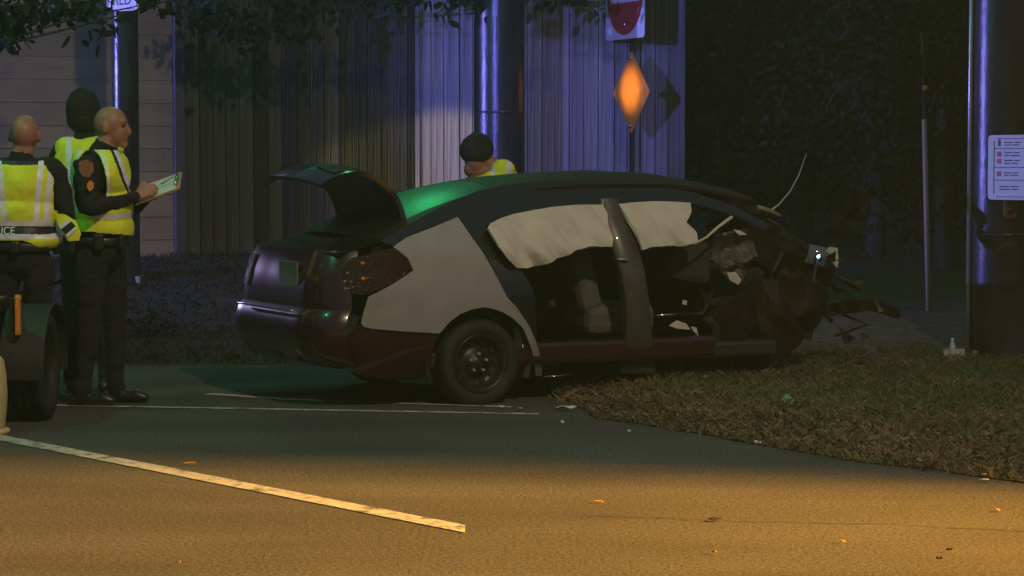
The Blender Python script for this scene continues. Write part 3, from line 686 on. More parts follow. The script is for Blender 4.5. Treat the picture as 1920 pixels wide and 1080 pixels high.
# boot lid: L-shaped shell, hinged at the window foot and standing open
hz_ = Vector((-0.37, 0, 1.13))
def lid_fn(u, v):
    # u along the arched profile from hinge to lower edge, v across
    T0, T1, Ln_ = R(84), R(-38), 0.80
    k_ = (T1-T0)/Ln_; a = T0+k_*u*Ln_
    X = -(math.sin(a)-math.sin(T0))/k_; Z = -(math.cos(a)-math.cos(T0))/k_
    r_ = abs(v)**3
    return hz_+Vector((X+.07*r_*u+.012*noise.noise((u*3, v*2, 8)), v*(0.54-.04*u), Z-.05*r_+.012*noise.noise((u*3, v*2, 4))))
lid = grid_sheet('boot_lid', lid_fn, 0, 1, -1, 1, 22, 16, 'black_paint', thick=0.03)
for s in (-.5, .5):
    tube('hinge_arm', [(-.45, s, .95), (-.42, s, 1.02), hz_+Vector((-.03, s, .0)), lid_fn(.15, s/.6)-Vector((0, 0, .03))], 0.012, 'dark_metal', car)
for v0 in (-.75, .75):
    def lf(u, v, v0=v0): p = lid_fn(.62+.2*u, v0+v*.18*(1 if v0 > 0 else 1)); return p+Vector((-.022, 0, .012))
    grid_sheet('lid_lamp', lf, 0, 1, -1, 1, 4, 6, 'red_lens', lid, 0.012)
# boot floor/inner, so the open boot is dark and deep
box('boot_tub', (-0.60, 0, 0.55), (0.70, 1.35, 0.5), 'interior', car, 0.03)
# right tail lamp wrapping round the corner
tl = side_panel('tail_lamp', [(640, 500), (660, 484), (700, 474), (737, 466), (763, 484), (773, 506), (732, 533), (690, 552), (664, 552), (645, 540)], 'red_lens', 0.012, 0.03, 0.02)
for (a, b, s_) in ((662, 482, .010), (681, 494, .013), (652, 512, .009), (647, 528, .010), (660, 529, .011), (682, 523, .015), (690, 521, .008), (696, 521, .008), (648, 541, .009), (655, 541, .009)):
    p = LS(a, b, 0.026); lathe('lens_facet', [(0.0005, -s_*.9), (s_*.6, -s_*.5), (s_, 0.01)], 'amber_lens' if random.random() < .6 else 'chrome', tl, 'Y', 10, p)
tail_l = [(0.70, -1.028, .79), (0.80, -1.008, .775), (0.90, -.978, .75)]
tail('tail_lamp', tail_l, 'red_lens', 0.55, 1.0, 12)
box('number_plate', (-1.015, -0.22, 0.80), (0.012, 0.31, 0.155), 'plate_dim', car, 0.004)
tube('bumper_trim', [(-1.088, y, .585) for y in np.linspace(-.5, .5, 8)], 0.008, 'chrome', car)
# left body side
def lside(u, v): return Vector((u, sy(u, v), v))
sheet('left_side', [(-.95, .3), (3.0, .3), (2.95, .75), (2.2, .88), (1.9, .93), (-.85, .95), (-.95, .7)], lside, 'maroon', car, 0.15, 0.03)
sheet('left_frame', [(-.6, .97), (1.9, .95), (1.2, 1.30), (.2, 1.31), (-.1, 1.26)], lside, 'black_paint', car, 0.15, 0.02)
box('floor_pan', (0.95, 0, 0.27), (2.5, 1.5, 0.10), 'black_plastic', car, 0.02)
# rear bulkhead, seats, dashboard
box('rear_seat', (0.22, 0, 0.52), (0.5, 1.25, 0.22), 'seat', car, 0.06)
box('rear_seat', (0.02, 0, 0.80), (0.18, 1.25, 0.55), 'seat', car, 0.06, Matrix.Rotation(R(-18), 3, 'Y'))
for y in (-.38, .38):
    st = box('front_seat', (1.12, y, 0.48), (0.50, 0.46, 0.20), 'seat', car, 0.06)
    box('seat_back', (0.86, y, 0.80), (0.16, 0.44, 0.58), 'seat', st, 0.06, Matrix.Rotation(R(-14), 3, 'Y'))
    box('headrest', (0.76, y, 1.14), (0.09, 0.24, 0.15), 'seat', st, 0.035, Matrix.Rotation(R(-14), 3, 'Y'))
box('sill', (0.98, -0.76, 0.30), (1.42, 0.14, 0.14), 'maroon', car, 0.03)
p = LS(1045, 703); tube('sill_trim', [LS(1018, 706, .01), LS(1045, 705, .02), LS(1072, 701, .02)], 0.007, 'chrome', car)
# B-pillar: tapered swept plate
bpx = [(1142, 372, 34), (1152, 410, 44), (1170, 455, 50), (1186, 510, 46), (1196, 570, 44), (1198, 640, 50), (1196, 700, 66)]
bm = bmesh.new()
for (a, b, w_) in bpx:
    l = LS(a-w_/2, b, .0); r_ = LS(a+w_/2, b, .0); mid = (l+r_)/2
    ring = [l, l+Vector((.006, -.012, 0)), mid+Vector((0, -.022, 0)), r_+Vector((-.006, -.012, 0)), r_, r_+Vector((0, .06, 0)), l+Vector((0, .06, 0))]
    for q in ring: bm.verts.new(q)
bm.verts.ensure_lookup_table(); n = 7
for i in range(len(bpx)-1):
    for k2 in range(n): bm.faces.new((bm.verts[i*n+k2], bm.verts[i*n+(k2+1) % n], bm.verts[(i+1)*n+(k2+1) % n], bm.verts[(i+1)*n+k2]))
M['pillar'] = mat('pillar_paint', (0.07, 0.062, 0.055), 0.4, var=0.25, scale=8, coat=0.3)
bpil = from_bm('b_pillar', bm, 'pillar', car, True)
tube('seat_belt_anchor', [LS(1158, 486, .03), LS(1178, 487, .03)], 0.008, 'galv_light', bpil)
M['green_glint'] = mat('edge_glint', (0.35, 0.42, 0.35), 0.25, var=0.1)  # green reflected light put into this pale colour
tube('edge_glint', [LS(1131, 374, .012), LS(1129, 392, .012), LS(1131, 422, .012)], 0.006, 'green_glint', bpil)  # added strip standing for the green reflection along the pillar edge
# curtain airbags
def airbag(name, pts, seed, thick=0.02):
    out = [LS(a, b, 0.02) for a, b in pts]; vmax = max(p.z for p in out); vmin = min(p.z for p in out)
    def fn(u, v):
        t = (vmax-v)/(vmax-vmin)
        wob = 0.045*noise.noise((u*5+v*7, v*2, seed))+0.028*noise.noise((u*16+v*9, v*5, seed+3))+0.012*math.sin(u*34+v*22+2*noise.noise((u*3, v*3, seed)))
        return Vector((u, -sy(u, v)-0.02-0.035*math.sin(math.pi*min(1, t))-wob*(.25+t), v))
    o = sheet(name, [(p.x, p.z) for p in out], fn, 'airbag', car, 0.02, thick); return o
airbag('curtain_airbag', [(910, 428), (915, 420), (935, 411), (959, 403), (995, 396), (1031, 390), (1075, 386), (1128, 385), (1136, 400), (1142, 462), (1101, 463), (1080, 468), (1062, 477), (1025, 491), (985, 504), (966, 501), (948, 485), (930, 463)], 1)
airbag('curtain_airbag', [(1160, 384), (1190, 381), (1224, 379), (1260, 380), (1294, 382), (1291, 398), (1281, 419), (1302, 436), (1307, 455), (1277, 461), (1224, 463), (1200, 469), (1188, 440)], 5)
tube('airbag_tether', [LS(1300, 458, .03), LS(1325, 445, .03), LS(1345, 427, .05), LS(1372, 407, .06)], 0.007, 'airbag', car, 6, 0.012)
# wheels
def wheel(c, y_in, R0, tilt, flat_z=None):
    root = empty('wheel', c); root.parent = car; root.rotation_euler = tilt
    prof = [(R0*.66, .09), (R0*.80, .105), (R0*.93, .10), (R0*.985, .085), (R0, .06), (R0, -.06), (R0*.985, -.085), (R0*.93, -.10), (R0*.80, -.105), (R0*.66, -.09), (R0*.66, .09)]
    t = lathe('tyre', prof, 'rubber', root, 'Y', 48)
    if flat_z is not None:
        for v in t.data.vertices:
            if c[2]+v.co.z < flat_z:
                v.co.y *= 1.12; v.co.z = flat_z-c[2]
    rp = [(0.0005, -.055), (0.03, -.06), (0.035, -.05), (0.075, -.045), (0.085, -.02), (R0*.50, -.03), (R0*.56, -.06), (R0*.60, -.085), (R0*.665, -.098), (R0*.675, -.09), (R0*.63, -.06), (R0*.62, .08)]
    r = lathe('rim', rp, 'steel_rim', root, 'Y', 40)
    for k2 in range(5):
        a = 2*math.pi*k2/5+.3; lathe('wheel_nut', [(0.0005, -.072), (.010, -.070), (.011, -.045)], 'galv_light', r, 'Y', 6, (.055*math.cos(a), 0, .055*math.sin(a)), False)
    for k2 in range(10):
        a = 2*math.pi*k2/10; lathe('vent_hole', [(0.0005, -.0405), (.016, -.0405), (.019, -.037), (.02, -.02)], 'sign_black', r, 'Y', 10, (.125*math.cos(a), 0, .125*math.sin(a)), False)
    lathe('rim_edge', [(R0*.66, -.0985), (R0*.672, -.103), (R0*.684, -.0985)], 'galv', r, 'Y', 40)
    return root
wheel((wc.x, -0.745, 0.255), 0, 0.268, (0, 0, R(2)), 0.0)
wheel((0.0, 0.74, 0.285), 0, 0.285, (0, 0, 0), 0.0)
wheel((2.32, 0.70, 0.30), 0, 0.285, (0, 0, R(14)))
wheel((2.2, -0.40, 0.29), 0, 0.285, (R(12), 0, R(-24)), 0.03)
# torn liner strip hanging beside the rear wheel
pts = [LS(972, 600, .0), LS(975, 660, .01), LS(966, 710, .02), LS(945, 762, .02)]
def linf(u, v):
    i = min(2, int(u*3)); t = u*3-i; p = pts[i].lerp(pts[i+1], t); return p+Vector((v*.05, .02*math.sin(u*9), 0))
grid_sheet('torn_liner', linf, 0, 1, -.5, .5, 12, 3, 'dark_metal', thick=.004)

# crushed front end: crumpled sheets and hard lumps
def crumple(name, pts, yo, m, amp, seed, grid=0.022, thick=0.006, fr=5.0, slope=0.0):
    fr = fr*1.5; amp = amp*.8; grid = min(grid, .022)
    out = [L2(a, b, yo) for a, b in pts]
    rt = random.Random(seed*31); dirs = [(math.cos(a), math.sin(a), rt.uniform(.7, 1.5)*fr*.34, rt.uniform(0, 1)) for a in (rt.uniform(0, 3.1), rt.uniform(0, 3.1), rt.uniform(0, 3.1), rt.uniform(0, 3.1))]
    tri = lambda t: abs((t % 1)*2-1)-.5
    def fn(u, v):
        w1 = .25*noise.noise((u*4, v*4, seed)); h = 0
        for k2, (cx_, cz_, q_, ph) in enumerate(dirs): h += tri((u*cx_+v*cz_)*q_*(1+.5*k2)+ph+w1)/(1+.6*k2)
        return Vector((u+amp*.3*noise.noise((u*fr, v*fr, seed+9)), yo+amp*h, v+amp*.3*noise.noise((u*fr, v*fr, seed+19))))
    return sheet(name, [(p.x, p.z) for p in out], fn, m, car, grid, thick, smooth=False)
crumple('crushed_windscreen', [(1300, 352), (1380, 375), (1440, 402), (1475, 432), (1440, 455), (1380, 425), (1310, 385)], -.30, 'glass', .05, 2)
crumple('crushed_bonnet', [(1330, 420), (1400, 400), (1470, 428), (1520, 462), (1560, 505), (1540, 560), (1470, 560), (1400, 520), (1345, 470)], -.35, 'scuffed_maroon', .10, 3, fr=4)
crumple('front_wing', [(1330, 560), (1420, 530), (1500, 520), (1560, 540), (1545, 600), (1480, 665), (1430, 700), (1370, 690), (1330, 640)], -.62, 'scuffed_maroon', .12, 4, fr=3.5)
crumple('torn_inner_wing', [(1322, 470), (1340, 440), (1365, 432), (1398, 428), (1415, 440), (1418, 480), (1400, 515), (1385, 534), (1362, 520), (1345, 500)], -.66, 'torn_metal', .07, 5, grid=.03, fr=8)
crumple('dash_fragment', [(1255, 610), (1270, 600), (1288, 606), (1296, 618), (1270, 616)], -.70, 'airbag', .02, 6, .02)
crumple('dash_fragment', [(1294, 612), (1306, 614), (1310, 628), (1300, 622)], -.70, 'airbag', .02, 7, .02)
crumple('dash_fragment', [(1280, 562), (1288, 564), (1287, 572), (1279, 570)], -.70, 'airbag', .01, 8, .02)
crumple('dash_fragment', [(1374, 430), (1388, 433), (1400, 440), (1384, 441)], -.70, 'airbag', .02, 9, .02)
crumple('dash_fragment', [(1362, 512), (1376, 510), (1388, 524), (1384, 534), (1368, 526)], -.74, 'litter', .02, 10, .02)
tube('door_bar', [L2(1227, 592, -.74), L2(1270, 589, -.74)], 0.010, 'chrome', car)
box('dashboard', (1.62, 0, 0.84), (0.32, 1.30, 0.28), 'interior', car, 0.05, Matrix.Rotation(R(10), 3, 'Y'))
lathe('steering_wheel', [(0.165, -.015), (0.185, -.015), (0.19, 0), (0.185, .015), (0.165, .015), (0.16, 0), (0.165, -.015)], 'black_plastic', car, 'X', 28, (1.42, 0.36, 0.90))
box('engine_block', (2.05, -0.05, 0.58), (0.5, 0.75, 0.42), 'dark_metal', car, 0.05, Matrix.Rotation(R(9), 3, 'Z'))
for i in range(16):
    a = random.uniform(1330, 1640); b = random.uniform(470, 670); p = L2(a, b, random.uniform(-.62, -.3))
    q = [p+Vector((random.uniform(-.2, .2), random.uniform(-.1, .1), random.uniform(-.18, .18)))*t for t in (0, .4, .8, 1.1)]
    tube('hose', q, random.uniform(.008, .018), 'black_plastic', car, 7)
for i in range(44):
    a = random.uniform(1325, 1660); b = random.uniform(440+max(0, a-1480)*.25, 690); p = L2(a, b, random.uniform(-.68, -.3)); s_ = random.uniform(.03, .09)
    bm = bmesh.new(); vs = [bm.verts.new(p+Vector((random.uniform(-s_, s_), random.uniform(-.03, .03), random.uniform(-s_, s_)))) for _ in range(5)]
    for t3 in ((0, 1, 2), (0, 2, 3), (0, 3, 4)): bm.faces.new([vs[k2] for k2 in t3])
    solid(from_bm('torn_shard', bm, random.choice(['dark_metal', 'torn_metal', 'black_plastic', 'maroon', 'scuffed_maroon']), car), .006)
# headlamp unit
hl = L2(1535, 480, -.45); hr = empty('headlamp', hl); hr.parent = car
def hfn(u, v): return Vector((u*.085+.02*v, -.05*(1-u*u*.6-v*v*.4)-.02*u, v*.06-.02*u))
grid_sheet('lens', hfn, -1, 1, -1, 1, 10, 8, 'clear_glass', hr, .006)
box('housing', (0.04, 0.05, 0), (0.16, 0.10, 0.12), 'dark_metal', hr, .03)
lathe('bulb', [(0.0005, -.075), (.02, -.07), (.026, -.05), (.02, -.02)], 'chrome', hr, 'Y', 16, (-.03, 0, 0.005))
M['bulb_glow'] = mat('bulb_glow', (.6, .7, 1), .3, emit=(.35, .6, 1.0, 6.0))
lathe('bulb', [(0.0005, -.092), (.009, -.088), (.012, -.078)], 'bulb_glow', hr, 'Y', 12, (-.055, 0, 0.0))
crumple('lamp_shard', [(1546, 476), (1556, 462), (1571, 465), (1572, 486), (1568, 503), (1560, 492)], -.5, 'airbag', .02, 11, .02)
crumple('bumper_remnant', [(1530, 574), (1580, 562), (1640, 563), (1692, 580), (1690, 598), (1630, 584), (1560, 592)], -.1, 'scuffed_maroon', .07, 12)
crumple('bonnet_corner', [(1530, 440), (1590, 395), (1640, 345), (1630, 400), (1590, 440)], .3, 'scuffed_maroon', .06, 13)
# bent wiper arm and blade
tube('wiper_arm', [L2(1436, 402, -.35), L2(1460, 384, -.33), L2(1482, 358, -.3), L2(1498, 328, -.28), L2(1512, 288, -.26)], 0.008, 'galv_light', car, 7, .003)
M['wiper_block'] = mat('wiper_block', (.20, .22, .10), .5, var=.2)
a_, b_ = L2(1420, 389, -.38), L2(1462, 405, -.38)
tube('wiper_pivot', [a_, (a_+b_)/2+Vector((0, 0, .008)), b_], 0.02, 'wiper_block', car, 8, .015)
tube('wiper_blade', [L2(1440, 411, -.42), L2(1472, 427, -.42)], 0.006, 'torn_metal', car, 6)

# ------------------------------------------------------------------ people
def sph(c, r, rot=None, n=14):
    v = []; f = []
    for i in range(n+1):
        th = math.pi*i/n
        for k2 in range(2*n):
            a = math.pi*k2/n; p = Vector((r[0]*math.sin(th)*math.cos(a), r[1]*math.sin(th)*math.sin(a), r[2]*math.cos(th)))
            if rot is not None: p = rot @ p
            v.append(Vector(c)+p)
    m_ = 2*n
    for i in range(n):
        for k2 in range(m_): f.append((i*m_+k2, (i+1)*m_+k2, (i+1)*m_+(k2+1) % m_, i*m_+(k2+1) % m_))
    return v, f
def cap(a, ra, b, rb_, n=14):
    a = Vector(a); b = Vector(b); t = (b-a); L_ = t.length; t.normalize()
    x = t.cross(Vector((0, 0, 1)) if abs(t.z) < .9 else Vector((1, 0, 0))).normalized(); y = t.cross(x)
    rings = []
    for i in range(5): q = math.pi/2*i/4; rings.append((a-t*ra*math.cos(q), ra*math.sin(q)))
    for i in range(1, 4): rings.append((a.lerp(b, i/4), ra+(rb_-ra)*i/4))
    for i in range(5): q = math.pi/2*i/4; rings.append((b+t*rb_*math.sin(q), rb_*math.cos(q)))
    v = []; f = []
    for (c, r) in rings:
        for k2 in range(n): v.append(c+x*r*math.cos(2*math.pi*k2/n)+y*r*math.sin(2*math.pi*k2/n))
    for i in range(len(rings)-1):
        for k2 in range(n): f.append((i*n+k2, i*n+(k2+1) % n, (i+1)*n+(k2+1) % n, (i+1)*n+k2))
    return v, f
class Blob:
    """closed primitives merged by a voxel remesh into one continuous surface"""
    def __init__(s): s.v = []; s.f = []; s.prim = []
    def add(s, vf, tagname, sample):
        b = len(s.v); s.v += vf[0]; s.f += [tuple(i+b for i in q) for q in vf[1]]; s.prim += [(Vector(p), r, tagname) for p, r in sample]
    def ell(s, c, r, tagname, rot=None): s.add(sph(c, r, rot), tagname, [(c, min(r))])
    def cap(s, a, ra, b, rb_, tagname):
        a = Vector(a); b = Vector(b); s.add(cap(a, ra, b, rb_), tagname, [(a.lerp(b, t), ra+(rb_-ra)*t) for t in np.linspace(0, 1, 6)])
    def mesh(s, name, vox, it=5):
        me = bpy.data.meshes.new(name); me.from_pydata([tuple(p) for p in s.v], [], s.f)
        bm = bmesh.new(); bm.from_mesh(me); bmesh.ops.remove_doubles(bm, verts=bm.verts, dist=1e-6); bmesh.ops.recalc_face_normals(bm, faces=bm.faces); bm.to_mesh(me); bm.free()
        o = bpy.data.objects.new(name, me); COL.objects.link(o)
        r = o.modifiers.new('r', 'REMESH'); r.mode = 'VOXEL'; r.voxel_size = vox
        sm = o.modifiers.new('s', 'SMOOTH'); sm.iterations = it; sm.factor = .5
        dg = bpy.context.evaluated_depsgraph_get(); out = bpy.data.meshes.new_from_object(o.evaluated_get(dg)); bpy.data.objects.remove(o); out.name = name
        for p in out.polygons: p.use_smooth = True
        return out
def person_body(root, B, tags, vox=0.008):
    """tags: prim tag -> material list index"""
    me = B.mesh('body', vox, 4)
    names = list(dict.fromkeys(tags.values()))
    for k2 in names: me.materials.append(M[k2])
    P = np.array([p for p, r, t in B.prim]); Rr = np.array([r for p, r, t in B.prim]); T = [names.index(tags[t]) for p, r, t in B.prim]
    cen = np.array([p.center for p in me.polygons])
    dist = np.linalg.norm(cen[:, None, :]-P[None], axis=2)/Rr[None] if len(cen) < 200000 else None
    near = dist.argmin(1)
    me.polygons.foreach_set('material_index', np.array([T[i] for i in near], dtype=np.int32)); me.update()
    cl = {i for p in me.polygons if names[p.material_index] == 'uniform' for i in p.vertices}
    nr = {i: me.vertices[i].normal.copy() for i in cl}
    for i in cl:
        v = me.vertices[i]; c = v.co; v.co = c+nr[i]*(.011*noise.noise((c.x*9, c.y*9, c.z*13))+.006*noise.noise((c.x*22, c.y*22, c.z*30)))
    me.update()
    o = bpy.data.objects.new('body', me); COL.objects.link(o); o.parent = root; return o
def shell(root, name, B, mats, rule, vox=0.008, it=4, thick=0.006):
    """clothing: inflated volume; rule(center)-> material index or None to cut away"""
    me = B.mesh(name, vox, it); bm = bmesh.new(); bm.from_mesh(me); kill = []
    for f in bm.faces:
        r = rule(f.calc_center_median())
        if r is None: kill.append(f)
        else: f.material_index = r
    bmesh.ops.delete(bm, geom=kill, context='FACES')
    for _ in range(2):
        bv = [v for v in bm.verts if v.is_boundary]
        new = {v: sum((e.other_vert(v).co for e in v.link_edges if e.is_boundary), Vector())/2 for v in bv if sum(e.is_boundary for e in v.link_edges) == 2}
        for v, c in new.items(): v.co = v.co.lerp(c, .5)
    bm.normal_update()
    for v in bm.verts: v.co += v.normal*(.004+.010*noise.noise((v.co.x*7, v.co.y*7, v.co.z*10))+.004*noise.noise((v.co.x*20, v.co.y*20, v.co.z*20)))
    me2 = bpy.data.meshes.new(name); bm.to_mesh(me2); bm.free()
    o = link(name, me2, mats, root, True); solid(o, thick, 1); return o
def hand(B, wrist, tip, spread, tagname, s=1.0, curl=Vector((0, 0, -1))):
    """palm + five separate bent fingers; spread = sideways unit vector"""
    wrist = Vector(wrist); tip = Vector(tip); d = (tip-wrist).normalized(); sp_ = Vector(spread).normalized()
    palm_end = wrist+d*.085*s
    for q in (-.6, -.2, .2, .6): B.cap(wrist+sp_*q*.03*s, .016*s, palm_end+sp_*q*.055*s, .013*s, tagname)
    for i, (q, ln) in enumerate(((-.9, .062), (-.32, .075), (.28, .08), (.85, .07))):
        a = palm_end+sp_*q*.036*s; b = a+d*ln*.5*s+curl*.008*s; c = b+d*ln*.38*s+curl*.024*s
        B.cap(a, .0105*s, b, .0095*s, tagname); B.cap(b, .0095*s, c, .0085*s, tagname)
    a = wrist+d*.03*s+sp_*.035*s; b = a+(d*.6+sp_*.8)*.04*s; c = b+(d*.9+curl*.5)*.03*s
    B.cap(a, .013*s, b, .012*s, tagname); B.cap(b, .012*s, c, .010*s, tagname)
def shoe(B, ankle, d, tagname, ln=.25):
    d = Vector(d).normalized(); h = Vector((ankle.x, ankle.y, .045)); 
    B.cap(h-d*.05, .042, h+d*(ln-.12)+Vector((0, 0, -.005)), .038, tagname); B.cap(h+d*(ln-.14), .040, h+d*(ln-.09)+Vector((0, 0, -.012)), .030, tagname)
SK = {'skin': 'skin', 'cloth': 'uniform', 'shoe': 'shoe', 'hair': 'hair', 'belt': 'shoe'}
def belt(root, c, rx_, ry_, z, rotz=0.0, gear=()):
    v = []; f = []; n = 40; Rm = Matrix.Rotation(rotz, 3, 'Z')
    for (s, dz) in ((1, -.025), (1.03, -.02), (1.03, .02), (1, .025)):
        for k2 in range(n):
            a = 2*math.pi*k2/n; p = Rm @ Vector((rx_*s*math.cos(a), ry_*s*math.sin(a), 0)); v.append((c[0]+p.x, c[1]+p.y, z+dz))
    for i in range(3):
        for k2 in range(n): f.append((i*n+k2, i*n+(k2+1) % n, (i+1)*n+(k2+1) % n, (i+1)*n+k2))
    b = mesh_py('duty_belt', v, f, 'shoe', root, True)
    for (a, s_, dz) in gear:
        p = Rm @ Vector((rx_*1.08*math.cos(R(a)), ry_*1.08*math.sin(R(a)), 0))
        box('pouch', (c[0]+p.x, c[1]+p.y, z+dz), s_, 'shoe', b, .012, Matrix.Rotation(R(a), 3, 'Z'))
    return b

# --- officer 1: seen from behind at the left edge
Y1 = 14.15
def P1(px, py, dy=0.0): q = W(px, py, Y1); q.y += dy; return q
o1 = empty('person', (0, 0, 0)); tag(o1, 'person with shaved head seen from behind, yellow vest with police lettering', 'person', 'officers standing by the road')
B = Blob(); V = Blob()
B.ell(P1(46, 248, 0), (.083, .10, .102), 'skin'); B.ell(P1(46, 270, .03), (.062, .07, .085), 'skin'); B.ell(P1(46, 262, .10), (.012, .02, .02), 'skin')
for s in (-1, 1): B.ell(P1(46, 256, .005)+Vector((s*.086, 0, 0)), (.014, .024, .036), 'skin', Matrix.Rotation(s*.3, 3, 'Z'))
B.cap(P1(44, 272), .062, P1(42, 300, -.01), .066, 'skin')
B.cap(P1(42, 298, -.01), .072, P1(42, 306, -.01), .08, 'cloth')
B.cap(P1(-18, 318), .075, P1(96, 318), .075, 'cloth')
tor = [((38, 352), (.20, .125, .17)), ((38, 400), (.19, .125, .16)), ((38, 445), (.178, .125, .13)), ((40, 488), (.178, .13, .12))]
for (c, r_) in tor: B.ell(P1(*c), r_, 'cloth')
for sgn, hx, kx, ax_ in ((-1, 12, 4, 2), (1, 72, 74, 76)):
    B.cap(P1(hx, 500), .095, P1(kx, 632, .02), .068, 'cloth'); B.cap(P1(kx, 632, .02), .068, P1(ax_, 755, 0), .05, 'cloth')
    a = P1(ax_, 765, 0); B.cap(P1(ax_, 745, 0), .056, Vector((a.x, a.y, .05)), .05, 'cloth'); shoe(B, a, (sgn*.25, 1, 0), 'shoe')
B.cap(P1(106, 326), .068, P1(126, 392, -.02), .052, 'cloth'); B.cap(P1(126, 392, -.02), .052, P1(118, 430, .22), .04, 'cloth')
B.cap(P1(-30, 326), .068, P1(-52, 400, 0), .052, 'cloth'); B.cap(P1(-52, 400, 0), .052, P1(-40, 440, .22), .04, 'cloth')
hand(B, P1(118, 430, .22), P1(110, 425, .40), (0, 0, 1), 'skin'); hand(B, P1(-40, 440, .22), P1(-30, 430, .40), (0, 0, 1), 'skin')
person_body(o1, B, SK)
for (c, r_) in tor[:3]: V.ell(P1(*c), (r_[0]+.03, r_[1]+.03, r_[2]+.03), 'v')
V.ell(P1(38, 335), (.185, .125, .11), 'v'); V.cap(P1(0, 325), .088, P1(76, 325), .088, 'v')
V.ell(P1(62, 450), (.16, .14, .07), 'v')
zt = P1(0, 304).z
def px_of(c): t = (c.y)/F; return 960+c.x/c.y*F, None
def rule1(c):
    px = 960+c.x/c.y*F*1.0; d0 = c-Vector((0, 0, CAMZ)); fw = d0.y*math.cos(TH)-d0.z*math.sin(TH); up = d0.y*math.sin(TH)+d0.z*math.cos(TH)
    px = 960+d0.x/fw*F; py = 540-up/fw*F; xl = px-38
    if py < 304: return None
    back = c.y < Y1+.03
    bot = 470-max(0, (98-px))*0.36 if px < 98 else 470-(px-98)*1.2
    bot = max(bot, 450)
    if py > bot: return None
    if abs(abs(xl)-66) < 8 and py < 380: pass
    if px > 98 and py < 395: return None
    if px < -26 and py < 395: return None
    if 414 <= py < 423.5: return 1
    if 423.5 <= py < 440: return 2
    if 440 <= py < 448 : return 1
    xs_ = abs(xl)
    lean = (py-300)*0.09
    if py < 414 and (abs(xs_-(39-lean)) < 5.2-.0*py or abs(xs_-(58-lean*1.1)) < 4.6): return 1
    if py < 311: return 2
    return 0
v1 = shell(o1, 'vest', V, ['hivis', 'tape', 'sign_black'], rule1, .007)
# front flap of the vest beside the arm
fl = [P1(106, 398, .0), P1(140, 408, 0), P1(152, 440, 0), P1(146, 452, 0), P1(122, 450, 0), P1(112, 430, 0)]
def flf(u, v): q = P1(0, 0); return Vector((u, Y1+.02+.03*math.sin(u*20)+.02*noise.noise((u*8, v*8, 0)), v))
def strap_poly(name, px_pts, m, dy, parent, Yb, amp=.012, grid=.03, thick=.006):
    out = [W(a, b, Yb) for a, b in px_pts]
    return sheet(name, [(p.x, p.z) for p in out], lambda u, v: Vector((u, Yb+dy+amp*noise.noise((u*9, v*9, 1)), v)), m, parent, grid, thick)
strap_poly('vest_flap', [(106, 400), (122, 402), (142, 414), (152, 438), (148, 451), (128, 452), (118, 438), (108, 420)], 'hivis', .0, o1, Y1-.09)
strap_poly('flap_tape', [(112, 424), (131, 410), (134, 415), (115, 430)], 'tape', -.012, v1, Y1-.09)
strap_poly('flap_tape', [(124, 440), (143, 424), (145, 429), (128, 445)], 'tape', -.012, v1, Y1-.09)
strap_poly('flap_band', [(115, 430), (134, 415), (143, 424), (124, 440)], 'sign_black', -.009, v1, Y1-.09)
belt(o1, P1(40, 470), .20, .15, P1(40, 462).z, 0, ((20, (.05, .06, .10), 0), (160, (.05, .06, .12), -.02), (270, (.06, .05, .07), 0)))
# lettering on the back, projected on to the vest
dg = bpy.context.evaluated_depsgraph_get(); bvh = BVHTree.FromObject(v1, dg)
tx = text('lettering', 'POLICE', .062, 'tape', v1, (0, 0, 0), (0, 0, 0), 0)
q = P1(9, 431.5)
bm = bmesh.new(); bm.from_mesh(tx.data); bmesh.ops.triangulate(bm, faces=bm.faces); bmesh.ops.subdivide_edges(bm, edges=[e for e in bm.edges if e.calc_length() > .015], cuts=1)
for v in bm.verts:
    X, Z = q.x+v.co.x*.92, q.z+v.co.y
    h = bvh.ray_cast(Vector((X, Y1-1, Z)), Vector((0, 1, 0)))
    yy = h[0].y if h[0] is not None else Y1-.13
    v.co = Vector((X, yy-.012, Z))
bm.to_mesh(tx.data); bm.free()

# --- officer 2: in profile, writing on a clipboard
Y2 = 14.70
def P2(px, py, dy=0.0): q = W(px, py, Y2); q.y += dy; return q
o2 = empty('person', (0, 0, 0)); tag(o2, 'person with shaved head in profile writing on a clipboard, yellow vest over dark uniform', 'person', 'officers standing by the road')
B = Blob(); V = Blob(); tilt = Matrix.Rotation(R(14), 3, 'Y')
B.ell(P2(207, 231), (.103, .08, .102), 'skin', tilt); B.ell(P2(220, 250), (.068, .066, .085), 'skin', tilt)
B.cap(P2(226, 264), .040, P2(232, 270), .028, 'skin')          # jaw, chin
B.cap(P2(238, 236), .014, P2(244, 248), .013, 'skin'); B.ell(P2(243, 250), (.014, .016, .012), 'skin')   # nose
B.cap(P2(233, 228, -.04), .018, P2(233, 228, .04), .018, 'skin')  # brow
B.cap(P2(237, 259, -.02), .011, P2(237, 259, .02), .011, 'skin')   # lips
for s in (-1, 1): B.ell(P2(201, 241, s*.08), (.022, .010, .034), 'skin')
B.cap(P2(203, 262), .066, P2(194, 285), .068, 'skin'); B.cap(P2(196, 278), .075, P2(190, 290), .085, 'cloth')
ch = Matrix.Rotation(R(-62), 3, 'Z')
tor2 = [((188, 332), (.20, .135, .165)), ((191, 385), (.185, .15, .16)), ((192, 430), (.17, .15, .13)), ((190, 470), (.17, .14, .12))]
for (c, r_) in tor2: B.ell(P2(*c), r_, 'cloth', ch)
shR = P2(168, 312, -.19); shL = P2(206, 312, .19)
B.cap(shR, .07, shL, .07, 'cloth')
elR = P2(186, 388, -.26); wrR = P2(256, 370, -.10); B.cap(shR, .07, elR, .056, 'cloth'); B.cap(elR, .056, wrR, .036, 'cloth')
